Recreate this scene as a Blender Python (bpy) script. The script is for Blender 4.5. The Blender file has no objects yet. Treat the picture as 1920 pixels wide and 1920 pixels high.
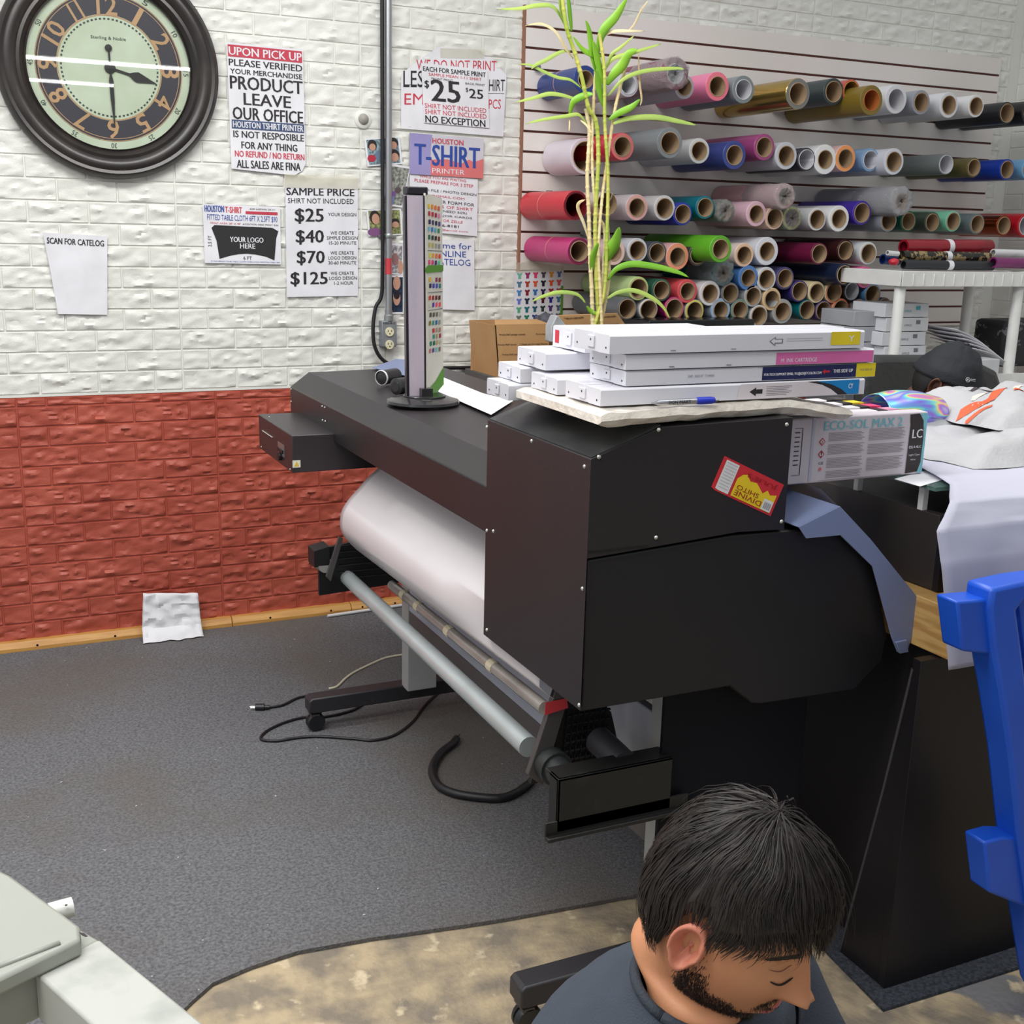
import bpy, math, random
from mathutils import Vector, Matrix, noise
random.seed(7)
S = bpy.context.scene
COL = S.collection
PI = math.pi
# ---------------------------------------------------------------- camera
CP = Vector((0.0, -4.28, 1.505))
YAW, PIT, ROL, F = .441842, .239106, -.0246298, 2181.3
_f = Vector((math.sin(YAW)*math.cos(PIT), math.cos(YAW)*math.cos(PIT), -math.sin(PIT)))
_r = Vector((math.cos(YAW), -math.sin(YAW), 0)); _d = _f.cross(_r)
cr, sr = math.cos(ROL), math.sin(ROL)
RX = cr*_r + sr*_d; RD = -sr*_r + cr*_d; RF = _f
cam = bpy.data.cameras.new('camera'); co = bpy.data.objects.new('camera', cam); COL.objects.link(co)
cam.sensor_width = 36; cam.lens = F/1920*36; cam.clip_start = .05; cam.clip_end = 60
co.matrix_world = Matrix(((RX.x, -RD.x, -RF.x, CP.x), (RX.y, -RD.y, -RF.y, CP.y), (RX.z, -RD.z, -RF.z, CP.z), (0, 0, 0, 1)))
S.camera = co
# ---------------------------------------------------------------- world, lamps, exposure
w = bpy.data.worlds.new('world'); S.world = w; w.use_nodes = True
_bg = w.node_tree.nodes['Background']; _bg.inputs[0].default_value = (.95, .98, 1, 1)
_tc = w.node_tree.nodes.new('ShaderNodeTexCoord'); _dp = w.node_tree.nodes.new('ShaderNodeVectorMath'); _dp.operation = 'DOT_PRODUCT'; _dp.inputs[1].default_value = (-.50, .20, .84)
_mr = w.node_tree.nodes.new('ShaderNodeMapRange'); _mr.inputs['From Min'].default_value = -.7; _mr.inputs['From Max'].default_value = 1; _mr.inputs['To Min'].default_value = .03; _mr.inputs['To Max'].default_value = .85
w.node_tree.links.new(_tc.outputs['Generated'], _dp.inputs[0]); w.node_tree.links.new(_dp.outputs['Value'], _mr.inputs['Value']); w.node_tree.links.new(_mr.outputs[0], _bg.inputs[1])
def lamp(name, loc, sx, sy, e, col=(1, .98, .95), rot=(0, 0, 0)):
    l = bpy.data.lights.new(name, 'AREA'); l.shape = 'RECTANGLE'; l.size = sx; l.size_y = sy; l.energy = e; l.color = col
    o = bpy.data.objects.new(name, l); COL.objects.link(o); o.location = loc; o.rotation_euler = rot
lamp('fluorescent_lamp', (.5, -1.6, 3.1), 2.6, .5, 62)
lamp('fluorescent_lamp', (-1.0, -3.3, 3.1), 2.4, .5, 62)
lamp('fluorescent_lamp', (2.6, -3.0, 3.1), 2.4, .5, 12)
# real ceiling tubes further back in the room (they glint in the clock glass)
TUBES = [((.55, -8.2, 2.95), 1.7), ((.45, -10.2, 2.95), 1.3), ((.5, -3.9, 2.98), .5)]
vs = S.view_settings; vs.view_transform = 'Standard'; vs.look = 'None'; vs.gamma = 1; vs.use_curve_mapping = False; vs.exposure = .12
# ---------------------------------------------------------------- pixel -> place helpers
def ray(px, py): return RX*((px-960)/F) + RD*((py-960)/F) + RF
def on(px, py, ax, val):
    d = ray(px, py); t = (val-CP[ax])/d[ax]; return CP + d*t
def Y(px, py, y): return on(px, py, 1, y)
def X(px, py, x): return on(px, py, 0, x)
def Z(px, py, z): return on(px, py, 2, z)
def depth(p): return (p-CP).dot(RF)
def lin(c):
    c /= 255
    return c/12.92 if c <= .04045 else ((c+.055)/1.055)**2.4
# ---------------------------------------------------------------- materials
MATS = {}
def mat(key, rgb, rough=.55, metal=0, bump=0, bscale=60, rgb2=None, cscale=8, spec=.5, detail=4, alpha=1, trans=0, aniso=None, lo=.35, hi=.65, coat=0):
    if key in MATS: return MATS[key]
    m = bpy.data.materials.new(key); m.use_nodes = True; nt = m.node_tree; b = nt.nodes['Principled BSDF']
    c = (lin(rgb[0]), lin(rgb[1]), lin(rgb[2]), 1)
    b.inputs['Base Color'].default_value = c; b.inputs['Roughness'].default_value = rough; b.inputs['Metallic'].default_value = metal
    b.inputs['Specular IOR Level'].default_value = spec; b.inputs['Alpha'].default_value = alpha
    b.inputs['Transmission Weight'].default_value = trans; b.inputs['Coat Weight'].default_value = coat
    tc = nt.nodes.new('ShaderNodeTexCoord')
    if rgb2 is None: rgb2 = tuple(v*.94 for v in rgb)
    n = nt.nodes.new('ShaderNodeTexNoise'); n.inputs['Scale'].default_value = cscale; n.inputs['Detail'].default_value = detail
    mp = nt.nodes.new('ShaderNodeMapping'); nt.links.new(tc.outputs['Object'], mp.inputs[0]); nt.links.new(mp.outputs[0], n.inputs['Vector'])
    if aniso: mp.inputs['Scale'].default_value = aniso
    r = nt.nodes.new('ShaderNodeValToRGB'); r.color_ramp.elements[0].position = lo; r.color_ramp.elements[1].position = hi
    r.color_ramp.elements[0].color = c; r.color_ramp.elements[1].color = (lin(rgb2[0]), lin(rgb2[1]), lin(rgb2[2]), 1)
    nt.links.new(n.outputs['Fac'], r.inputs[0]); nt.links.new(r.outputs[0], b.inputs['Base Color'])
    if bump:
        n2 = nt.nodes.new('ShaderNodeTexNoise'); n2.inputs['Scale'].default_value = bscale; n2.inputs['Detail'].default_value = 5
        nt.links.new(mp.outputs[0], n2.inputs['Vector'])
        bp = nt.nodes.new('ShaderNodeBump'); bp.inputs['Strength'].default_value = bump; bp.inputs['Distance'].default_value = .01
        nt.links.new(n2.outputs['Fac'], bp.inputs['Height']); nt.links.new(bp.outputs[0], b.inputs['Normal'])
    MATS[key] = m; return m
# ---------------------------------------------------------------- mesh builder
ORG = {}
class MB:
    def __init__(s): s.v = []; s.f = []; s.m = []
    def add(s, vs, fs, m=0):
        o = len(s.v); s.v += [Vector(v) for v in vs]; s.f += [tuple(i+o for i in f) for f in fs]; s.m += [m]*len(fs); return s
    def box(s, a, b, m=0, R=None, c=None):
        x0, y0, z0 = a; x1, y1, z1 = b
        vs = [Vector(p) for p in ((x0,y0,z0),(x1,y0,z0),(x1,y1,z0),(x0,y1,z0),(x0,y0,z1),(x1,y0,z1),(x1,y1,z1),(x0,y1,z1))]
        if R is not None: c = Vector(c); vs = [c + R @ v for v in vs]
        return s.add(vs, [(0,3,2,1),(4,5,6,7),(0,1,5,4),(1,2,6,5),(2,3,7,6),(3,0,4,7)], m)
    def prism(s, loop, d, m=0):          # loop of 3-D points, extruded by vector d
        n = len(loop); d = Vector(d); L = [Vector(p) for p in loop]
        return s.add(L+[p+d for p in L], [tuple(range(n))[::-1], tuple(range(n, 2*n))]+[(i, (i+1) % n, n+(i+1) % n, n+i) for i in range(n)], m)
    def xz(s, pts, y0, y1, m=0): return s.prism([(x, y0, z) for x, z in pts], (0, y1-y0, 0), m)
    def tube(s, pts, r, n=8, m=0, caps=True):
        pts = [Vector(p) for p in pts]; rr = r if isinstance(r, (list, tuple)) else [r]*len(pts)
        up = None; vs = []
        for i, p in enumerate(pts):
            t = (pts[min(i+1, len(pts)-1)]-pts[max(i-1, 0)]).normalized()
            if up is None: up = t.orthogonal().normalized()
            up = (up - t*up.dot(t)).normalized(); q = t.cross(up)
            vs += [p+(up*math.cos(2*PI*k/n)+q*math.sin(2*PI*k/n))*rr[i] for k in range(n)]
        fs = [(i*n+k, i*n+(k+1) % n, (i+1)*n+(k+1) % n, (i+1)*n+k) for i in range(len(pts)-1) for k in range(n)]
        if caps: fs += [tuple(range(n))[::-1], tuple(range((len(pts)-1)*n, len(pts)*n))]
        return s.add(vs, fs, m)
    def lathe(s, prof, c, ax, n=32, m=0, a0=0, a1=2*PI):   # prof (r,h) along axis ax
        ax = Vector(ax).normalized(); u = ax.orthogonal().normalized(); q = ax.cross(u); c = Vector(c); full = abs(a1-a0-2*PI) < 1e-6
        k_ = n if full else n+1
        vs = [c+ax*h+(u*math.cos(a0+(a1-a0)*k/n)+q*math.sin(a0+(a1-a0)*k/n))*r for r, h in prof for k in range(k_)]
        fs = []
        for i in range(len(prof)-1):
            for k in range(n):
                k2 = (k+1) % n if full else k+1
                fs.append((i*k_+k, i*k_+k2, (i+1)*k_+k2, (i+1)*k_+k))
        return s.add(vs, fs, m)
    def grid(s, fn, nu, nv, m=0):
        vs = [fn(i/nu, j/nv) for j in range(nv+1) for i in range(nu+1)]
        return s.add(vs, [(j*(nu+1)+i, j*(nu+1)+i+1, (j+1)*(nu+1)+i+1, (j+1)*(nu+1)+i) for j in range(nv) for i in range(nu)], m)
    def sph(s, c, r, n=10, m=0, sc=(1, 1, 1)):
        c = Vector(c); vs = []; k = max(4, n//2)
        for i in range(k+1):
            a = PI*i/k
            for j in range(n): vs.append(c+Vector((sc[0]*r*math.sin(a)*math.cos(2*PI*j/n), sc[1]*r*math.sin(a)*math.sin(2*PI*j/n), sc[2]*r*math.cos(a))))
        return s.add(vs, [(i*n+j, (i+1)*n+j, (i+1)*n+(j+1) % n, i*n+(j+1) % n) for i in range(k) for j in range(n)], m)
    def build(s, name, mats, parent=None, bev=0, smooth=None, solid=0, sub=0, org=None):
        if not isinstance(mats, (list, tuple)): mats = [mats]
        if parent is not None: o0 = ORG[parent.name]
        elif org is not None: o0 = Vector(org)
        else:
            xs = [v.x for v in s.v]; ys = [v.y for v in s.v]; zs = [v.z for v in s.v]
            o0 = Vector(((min(xs)+max(xs))/2, (min(ys)+max(ys))/2, min(zs)))
        me = bpy.data.meshes.new(name); me.from_pydata([v-o0 for v in s.v], [], s.f)
        for mm in mats: me.materials.append(mm)
        me.polygons.foreach_set('material_index', s.m)
        import bmesh
        bm = bmesh.new(); bm.from_mesh(me); bmesh.ops.recalc_face_normals(bm, faces=bm.faces); bm.to_mesh(me); bm.free()
        o = bpy.data.objects.new(name, me); COL.objects.link(o); ORG[o.name] = o0
        if parent is not None: o.parent = parent
        else: o.location = o0
        if smooth: 
            me.polygons.foreach_set('use_smooth', [True]*len(me.polygons))
            if smooth is not True:
                me.set_sharp_from_angle(angle=math.radians(smooth))
        if bev:
            b = o.modifiers.new('bevel', 'BEVEL'); b.width = bev; b.segments = 2; b.limit_method = 'ANGLE'; b.angle_limit = math.radians(40)
            me.polygons.foreach_set('use_smooth', [True]*len(me.polygons)); me.set_sharp_from_angle(angle=math.radians(35))
        if solid: b = o.modifiers.new('thick', 'SOLIDIFY'); b.thickness = solid; b.offset = 0
        if sub: b = o.modifiers.new('sub', 'SUBSURF'); b.levels = sub; b.render_levels = sub
        me.update(); return o
def tag(o, label, cat, group=None):
    o['label'] = label; o['category'] = cat
    if group: o['group'] = group
    return o
def thing(name, loc, label, cat, group=None):
    o = bpy.data.objects.new(name, None); COL.objects.link(o); o.location = loc; o.empty_display_size = .05; ORG[o.name] = Vector(loc)
    return tag(o, label, cat, group)
def struct(o): o['kind'] = 'structure'; return o
# ---------------------------------------------------------------- lettering
TX = {}
def text_geo(s, bold=0):
    k = (s, bold)
    if k not in TX:
        c = bpy.data.curves.new('t', 'FONT'); c.body = s; c.size = 1; c.offset = bold; c.resolution_u = 2; c.fill_mode = 'FRONT'
        o = bpy.data.objects.new('t', c); COL.objects.link(o); bpy.context.view_layer.update()
        me = o.to_mesh(); v = [tuple(p.co) for p in me.vertices]; f = [tuple(p.vertices) for p in me.polygons]; o.to_mesh_clear()
        bpy.data.objects.remove(o); bpy.data.curves.remove(c)
        x0 = min(p[0] for p in v); x1 = max(p[0] for p in v); y0 = min(p[1] for p in v); y1 = max(p[1] for p in v)
        TX[k] = ([((p[0]-x0)/(x1-x0), (p[1]-y0)/(y1-y0)) for p in v], f)
    return TX[k]
class Sheet:
    """a flat frame: o top-left, a to top-right, b to bottom-left; u right, v down, n towards the viewer"""
    def __init__(s, tl, tr, bl): s.o = Vector(tl); s.a = Vector(tr)-s.o; s.b = Vector(bl)-s.o; s.n = s.b.cross(s.a).normalized()
    def P(s, u, v, h=0): return s.o+s.a*u+s.b*v+s.n*h
    def text(s, mb, t, u0, u1, v0, v1, h=.0012, m=0, bold=0, rot=0, dv=0):
        g, f = text_geo(t, 0)
        if bold and rot == 0:
            e_ = (.055*abs(v1-v0)*s.b.length)/s.a.length; mb.add([s.P(u0+x*(u1-u0-e_)+e_, v1-y*(v1-v0)+dv*x, h+.00006) for x, y in text_geo(t, 0)[0]], f, m); u1 -= e_
        if rot == 0: vs = [s.P(u0+x*(u1-u0), v1-y*(v1-v0)+dv*x, h) for x, y in g]
        elif rot == 90: vs = [s.P(u0+(1-y)*(u1-u0), v1-x*(v1-v0), h) for x, y in g]
        elif rot == 180: vs = [s.P(u1-x*(u1-u0), v0+y*(v1-v0), h) for x, y in g]
        return mb.add(vs, f, m)
    def rect(s, mb, u0, u1, v0, v1, h=.001, m=0): return mb.add([s.P(u0, v0, h), s.P(u0, v1, h), s.P(u1, v1, h), s.P(u1, v0, h)], [(0, 1, 2, 3)], m)
    def poly(s, mb, pts, h=.001, m=0): return mb.add([s.P(u, v, h) for u, v in pts], [tuple(range(len(pts)))], m)
    def body(s, name, m, th=.001, parent=None, outline=None, curl=0):
        mb = MB(); pts = outline or [(0, 0), (0, 1), (1, 1), (1, 0)]
        mb.prism([s.P(u, v, 0) for u, v in pts], -s.n*th); return mb.build(name, m, parent)
WHITE = mat('paper white', (232, 232, 238), .6); BLK = mat('ink black', (40, 36, 40), .5); RED = mat('ink red', (205, 60, 80), .5); BLUE = mat('ink blue', (45, 75, 160), .5)
GRY = mat('ink grey', (120, 120, 128), .6)
def posterpx(tl, tr, bl, y=-.014): return Sheet(Y(*tl, y), Y(*tr, y), Y(*bl, y))
# ================================================================ SETTING
def brickheight(x, z, s):
    p = Vector((x*16, z*30, s))
    r = noise.noise(p); r2 = abs(noise.noise(p*2.1+Vector((5, 3, 1)))); v = noise.voronoi(Vector((x*22, z*40, s)))[0]
    return .5*r + .75*(v[1]-v[0]) - .55*r2
M_WHITEB = mat('white foam brick', (229, 229, 224), .5, rgb2=(222, 222, 216), cscale=3, bump=.15, bscale=200)
M_REDB = mat('terracotta foam brick', (180, 88, 70), .5, rgb2=(166, 76, 60), cscale=5, bump=.15, bscale=200)
def bricks(mb, x0, x1, z0, z1, seam, h, depth_, m, to3, nx=12, nz=5, flip=0, zoff=0, skip=None, amp=1.0, gap=.0013):
    bw = .67/3.5; row = 0; z = z0
    while z < z1-.004:
        zt = min(z+h, z1); k = math.floor((x0-seam)/.67); X0 = seam+k*.67
        while X0 < x1:
            ws = ([bw, bw, bw, bw/2] if (row+flip) % 2 == 0 else [bw/2, bw, bw, bw]); x = X0
            for wd in ws:
                a, b = max(x, x0)+gap, min(x+wd, x1)-gap; x += wd
                if b-a < .01 or (skip and skip(a, b, z, zt)): continue
                sd = (round(a*37) % 5)*7.3+(row % 4)*3.1; n1 = nx if wd > bw*.6 and b-a > .09 else max(6, nx//2)
                W_, H_ = b-a, zt-z
                US = [0, min(.003/W_, .1), min(.010/W_, .2)]+[min(.010/W_, .2)+(1-2*min(.010/W_, .2))*i/(n1-4) for i in range(1, n1-4)]+[1-min(.010/W_, .2), 1-min(.003/W_, .1), 1]
                VS = [0, min(.003/H_, .1), min(.009/H_, .2)]+[min(.009/H_, .2)+(1-2*min(.009/H_, .2))*i/(nz-4) for i in range(1, nz-4)]+[1-min(.009/H_, .2), 1-min(.003/H_, .1), 1]
                def fn(u, v, a=a, b=b, z=z, zt=zt, sd=sd):
                    u = US[min(len(US)-1, round(u*n1))]; v = VS[min(len(VS)-1, round(v*nz))]
                    xx = a+(b-a)*u; zz = z+.0016+(zt-z-.0030)*v
                    e = min(u*(b-a), (1-u)*(b-a), v*(zt-z), (1-v)*(zt-z)); k = min(1, e/.0028)
                    k2 = max(0, min(1, (e-.003)/.010))
                    return to3(xx, zz, depth_*(.62*k+k2*amp*1.25*brickheight(xx-a, zz-z, sd)))
                mb.grid(fn, n1, nz, m)
                # thin edge line of the brick down to the panel
            X0 += .67
        z += h; row += 1
floor = MB(); floor.add([(-2.5, -5.2, 0), (5.2, -5.2, 0), (5.2, .1, 0), (-2.5, .1, 0)], [(0, 1, 2, 3)])
M_CONC = mat('bare patchy concrete', (178, 160, 130), .75, rgb2=(126, 116, 102), cscale=11, bump=.5, bscale=45, detail=9, lo=.38, hi=.62)
_nt = M_CONC.node_tree   # flaking grey paint patches on the slab
def patches(m, scale, col, lo, hi, w=1.0):
    nt = m.node_tree; b = nt.nodes['Principled BSDF']; l = b.inputs['Base Color'].links[0]; src = l.from_socket
    tc = nt.nodes.new('ShaderNodeTexCoord'); n = nt.nodes.new('ShaderNodeTexNoise'); n.inputs['Scale'].default_value = scale; n.inputs['Detail'].default_value = 8;
    n.noise_dimensions = '4D'; n.inputs['W'].default_value = w; nt.links.new(tc.outputs['Object'], n.inputs['Vector'])
    r = nt.nodes.new('ShaderNodeValToRGB'); r.color_ramp.elements[0].position = lo; r.color_ramp.elements[1].position = hi
    mx = nt.nodes.new('ShaderNodeMix'); mx.data_type = 'RGBA'; nt.links.new(n.outputs['Fac'], r.inputs[0]); nt.links.new(r.outputs[0], mx.inputs['Factor'])
    nt.links.new(src, mx.inputs['A']); mx.inputs['B'].default_value = (lin(col[0]), lin(col[1]), lin(col[2]), 1); nt.links.new(mx.outputs['Result'], b.inputs['Base Color'])
patches(M_CONC, 3.2, (118, 116, 118), .6, .625); patches(M_CONC, 16, (205, 188, 158), .6, .68, 5.0)
struct(floor.build('floor', M_CONC))
wb = MB(); wb.box((-2.5, 0, 0), (4.62, .12, 3.0))
ZB = .909
bricks(wb, -1.3, 4.55, ZB+.004, 2.66, .703, .0716, .011, 1, lambda x, z, h: Vector((x, -h, z)), nx=18, nz=10, flip=0, skip=lambda a, b, z, zt: a > 2.1 and b < 4.4 and z > 1.13 and zt < 2.28)
bricks(wb, -1.3, 3.2, .03, ZB-.004, .815-.67, .0702, .013, 2, lambda x, z, h: Vector((x, -h, z)), nx=18, nz=10, flip=1)
wb.box((-1.3, -.004, .02), (4.6, 0, ZB), 2)
wb.box((-1.3, -.006, ZB-.004), (4.6, 0, ZB+.004), 1)
wb.box((-2.5, -.0025, ZB+.004), (4.62, 0, 3.0), 1)
struct(wb.build('wall_back', [mat('painted wall', (215, 212, 200), .6), M_WHITEB, M_REDB], smooth=35))
wr = MB(); wr.box((4.62, -4.5, 0), (4.74, .12, 3.0)); wr.box((4.615, -4.5, 0), (4.62, 0, 3), 1)
bricks(wr, 0, 1.9, .0, 2.66, .3, .0716, .011, 1, lambda x, z, h: Vector((4.615-h*.4, -x, z)), nx=10, nz=6)
struct(wr.build('wall_right', [mat('painted wall', (215, 212, 200), .6), M_WHITEB], smooth=35))
# wooden batten along the foot of the wall
M_WOOD = mat('raw pine batten', (205, 155, 85), .5, rgb2=(180, 128, 62), cscale=6, aniso=(1, 8, 14))
bb = MB(); bb.xz([(0, 0)]*0 or [(0, 0), (1, 0), (1, 1)], 0, 1) if False else None
bb.prism([(-1.3, -.045, 0), (-1.3, -.003, 0), (-1.3, -.003, .042), (-1.3, -.03, .042), (-1.3, -.045, .022)], (2.14+.0, 0, 0))
bb.prism([(.842, -.045, 0), (.842, -.003, 0), (.842, -.003, .042), (.842, -.03, .042), (.842, -.045, .022)], (.468, 0, 0))
bb.prism([(1.312, -.045, 0), (1.312, -.003, 0), (1.312, -.003, .042), (1.312, -.03, .042), (1.312, -.045, .022)], (1.9, 0, 0))
bb = bb.build('baseboard_back', M_WOOD, bev=.002); struct(bb)
sc = MB()
for px, py in ((70, 1208), (216, 1192), (507, 1155.5), (621, 1144), (680, 1137), (741, 1125)):
    p = Y(px, py, -.046); sc.sph((p.x, -.044, .026), .0045, 8, sc=(1, .4, 1))
sc.build('screw', mat('dark screw', (40, 30, 25), .4, .6), bb)
# carpet
M_CARP = mat('grey loop carpet', (126, 126, 129), .95, rgb2=(88, 88, 92), cscale=130, bump=.6, bscale=260, spec=.1, lo=.3, hi=.7)
patches(M_CARP, 1.6, (104, 96, 88), .45, .72, 2.0); patches(M_CARP, 60, (205, 206, 210), .72, .74, 3.0)
cp = MB()
edge = [(-1.6, -2.75), (-.3, -2.6), (.1, -2.42), (.25, -2.27), (.305, -2.215), (.354, -2.173), (.435, -2.15), (.54, -2.136), (.7, -2.152), (.911, -2.187), (1.011, -2.2), (1.344, -2.232), (1.5, -2.24), (1.95, -2.26), (4.6, -2.3)]
cp.prism([(x, y, .001) for x, y in edge]+[(4.6, -.046, .001), (-1.6, -.046, .001)], (0, 0, .009))
tag(cp.build('carpet', M_CARP), 'grey loop carpet with a wavy cut edge reaching the red brick wall', 'carpet')
cs = MB(); cs.prism([(1.56, -2.775, .001), (2.9, -2.80, .001), (2.9, -2.5, .001), (1.59, -2.5, .001)], (0, 0, .007))
tag(cs.build('carpet_strip', mat('dark carpet', (72, 76, 84), .95, rgb2=(50, 53, 60), cscale=120, bump=.5, bscale=240, spec=.1)), 'dark grey strip of carpet showing under the black counter', 'carpet')
# ================================================================ SLAT WALL
SX0, SX1, SZ0, SZ1 = 2.018, 4.475, 1.098, 2.325
M_SLAT = mat('white melamine', (232, 226, 222), .35, rgb2=(226, 219, 215), cscale=2); M_GROOVE = mat('brown fibreboard groove', (95, 52, 44), .7)
sw = thing('slat_wall_panel', (3.2, 0, SZ0), 'white slat wall board with brown grooves fixed to the back wall', 'slat wall')
m = MB(); m.box((SX0, -.014, SZ0), (SX1, -.004, SZ1)); m.build('backing_board', M_GROOVE, sw)
m = MB()
z = SZ1
gs = [2.2505-k*.0758 for k in range(16)]
for g in gs+[SZ0]:
    lo = g+.0045 if g > SZ0 else SZ0
    m.box((SX0+.006, -.022, lo), (SX1-.002, -.012, z)); z = g-.0045
m.build('slat_face', M_SLAT, sw, bev=.001)
m = MB(); m.box((SX0-.004, -.022, SZ0), (SX0+.005, -.003, SZ1)); m.build('edge_strip', mat('brown raw edge', (150, 105, 85), .7), sw)
# ================================================================ WALL CLOCK
def wall_clock():
    c = Vector((.512, -.012, 1.990)); R = .395
    c = Vector(Y(207, 127, -.03)); c.y = 0
    K = .886
    root = thing('wall_clock', (c.x, -.02, c.z-.4), 'large round wall clock with black frame and gold numerals on dark band', 'clock')
    ax = (0, -1, 0)
    # ring radii from the photo: outer .408, glass edge .305
    m = MB(); m.lathe([(.257, .012), (.345, .014), (.353, .022), (.350, .040), (.336, .052), (.326, .048), (.316, .053), (.298, .050), (.288, .040), (.278, .042), (.270, .034), (.263, .026), (.257, .030), (.257, .012)], c, ax, 96)
    m.build('frame', mat('dark bronze frame', (36, 31, 30), .32, rgb2=(62, 54, 48), cscale=7, spec=.6, lo=.5, hi=.8), root, smooth=40)
    m = MB(); m.lathe([(0, .018), (.258, .018)], c, ax, 96, 0); m.lathe([(.166, .0186), (.232, .0186)], c, ax, 96, 1); m.lathe([(.161, .0188), (.165, .0188)], c, ax, 96, 2)
    m.lathe([(.221, .0189), (.223, .0189)], c, ax, 96, 2); m.lathe([(.229, .0189), (.2315, .0189)], c, ax, 96, 2)
    for k in range(72):
        a = 2*PI*k/72; a1 = a+.045; vs = [(c.x+r*math.sin(t), c.y-.0188, c.z+r*math.cos(t)) for r, t in ((.149, a), (.1545, a), (.1545, a1), (.149, a1))]; m.add(vs, [(0, 1, 2, 3)], 3)
    m.build('dial', [mat('pale green dial', (192, 206, 184), .5, rgb2=(180, 195, 168), cscale=9), mat('dial dark band', (46, 46, 56), .5), mat('gold print', (186, 150, 108), .4), mat('dial black', (52, 58, 52), .5)], root)
    num = MB(); sm = MB()
    for k in range(1, 13):
        a = 2*PI*k/12; s_ = str(k); g, f = text_geo(s_, .015)
        wd = .038 if len(s_) == 1 else .064; h = .060
        if k == 1: wd = .016
        if k == 11: wd = .036
        up = Vector((math.sin(a), 0, math.cos(a))); rt = Vector((math.cos(a), 0, -math.sin(a)))
        o = c+up*.193+Vector((0, -.0195, 0))
        num.add([o+rt*((x-.5)*wd)+up*((y-.5)*h) for x, y in g], f)
        t2 = str(k*5); g, f = text_geo(t2, 0); o = c+up*.2445+Vector((0, -.0195, 0))
        sm.add([o+rt*((x-.5)*.018)+up*((y-.5)*.016) for x, y in g], f)
    num.build('numeral', mat('gold print', (0, 0, 0)), root); 
    g, f = text_geo('Sterling & Noble', 0); sm.add([c+Vector(((x-.5)*.11, -.0195, .085+y*.013)) for x, y in g], f)
    sm.build('minute_lettering', mat('dial black', (0, 0, 0)), root)
    hd = mat('clock hand black', (30, 32, 30), .4)
    def hand(name, a, prof, yy):
        up = Vector((math.sin(a), 0, math.cos(a))); rt = Vector((math.cos(a), 0, -math.sin(a)))
        pts = [(h, w) for h, w in prof]; loop = [c+up*h+rt*w for h, w in pts]+[c+up*h-rt*w for h, w in pts[::-1]]
        mb = MB(); mb.prism([p+Vector((0, -yy, 0)) for p in loop], (0, -.0015, 0)); mb.build(name, hd, root)
    hand('hour_hand', math.radians(105), [(-.01, .004), (.062, .004), (.076, .012), (.088, .0165), (.1, .014), (.132, .005), (.150, .001)], .021)
    hand('minute_hand', math.radians(178.5), [(-.058, .003), (.02, .003), (.04, .007), (.10, .006), (.185, .001)], .023)
    m = MB(); m.lathe([(0, .0262), (.016, .025), (.018, .02)], c, ax, 20); m.lathe([(0, .026), (.011, .0255), (.0115, .021)], c+Vector((-.002, 0, .062)), ax, 16); m.build('hub', hd, root, smooth=40)
    m = MB(); m.lathe([(0, .032), (.258, .032)], c, ax, 64)
    gm = bpy.data.materials.new('clock glass'); gm.use_nodes = True; nt = gm.node_tree; nt.nodes.clear(); o_ = nt.nodes.new('ShaderNodeOutputMaterial'); mx_ = nt.nodes.new('ShaderNodeMixShader'); t_ = nt.nodes.new('ShaderNodeBsdfTransparent'); g_ = nt.nodes.new('ShaderNodeBsdfGlossy'); g_.inputs['Roughness'].default_value = .01; mx_.inputs[0].default_value = .07; nt.links.new(t_.outputs[0], mx_.inputs[1]); nt.links.new(g_.outputs[0], mx_.inputs[2]); nt.links.new(mx_.outputs[0], o_.inputs[0])
    #; gm.use_nodes = True; b = gm.node_tree.nodes['Principled BSDF']; b.inputs['Alpha'].default_value = .08; b.inputs['Roughness'].default_value = .02; b.inputs['Base Color'].default_value = (1, 1, 1, 1)
    m.build('glass', gm, root, smooth=60)
wall_clock()
EM = bpy.data.materials.new('lit fluorescent tube'); EM.use_nodes = True; _e = EM.node_tree.nodes['Principled BSDF']; _e.inputs['Emission Color'].default_value = (1, 1, 1, 1); _e.inputs['Emission Strength'].default_value = 14
for i_, (tp_, tl_) in enumerate(TUBES):
    r = thing('ceiling_tube_light', tp_, 'lit ceiling tube seen as the %s in the clock glass' % ('long upper streak', 'shorter lower streak', 'short streak near the eleven')[i_], 'light')
    m = MB(); m.tube([Vector(tp_), Vector(tp_)+Vector((tl_, 0, 0))], .016, 10); m.build('tube', EM, r, smooth=40)
    m = MB(); m.box((tp_[0]-.03, tp_[1]-.05, tp_[2]+.02), (tp_[0]+tl_+.03, tp_[1]+.05, tp_[2]+.06)); m.build('fixture', mat('fixture white', (220, 220, 220), .5), r)
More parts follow.
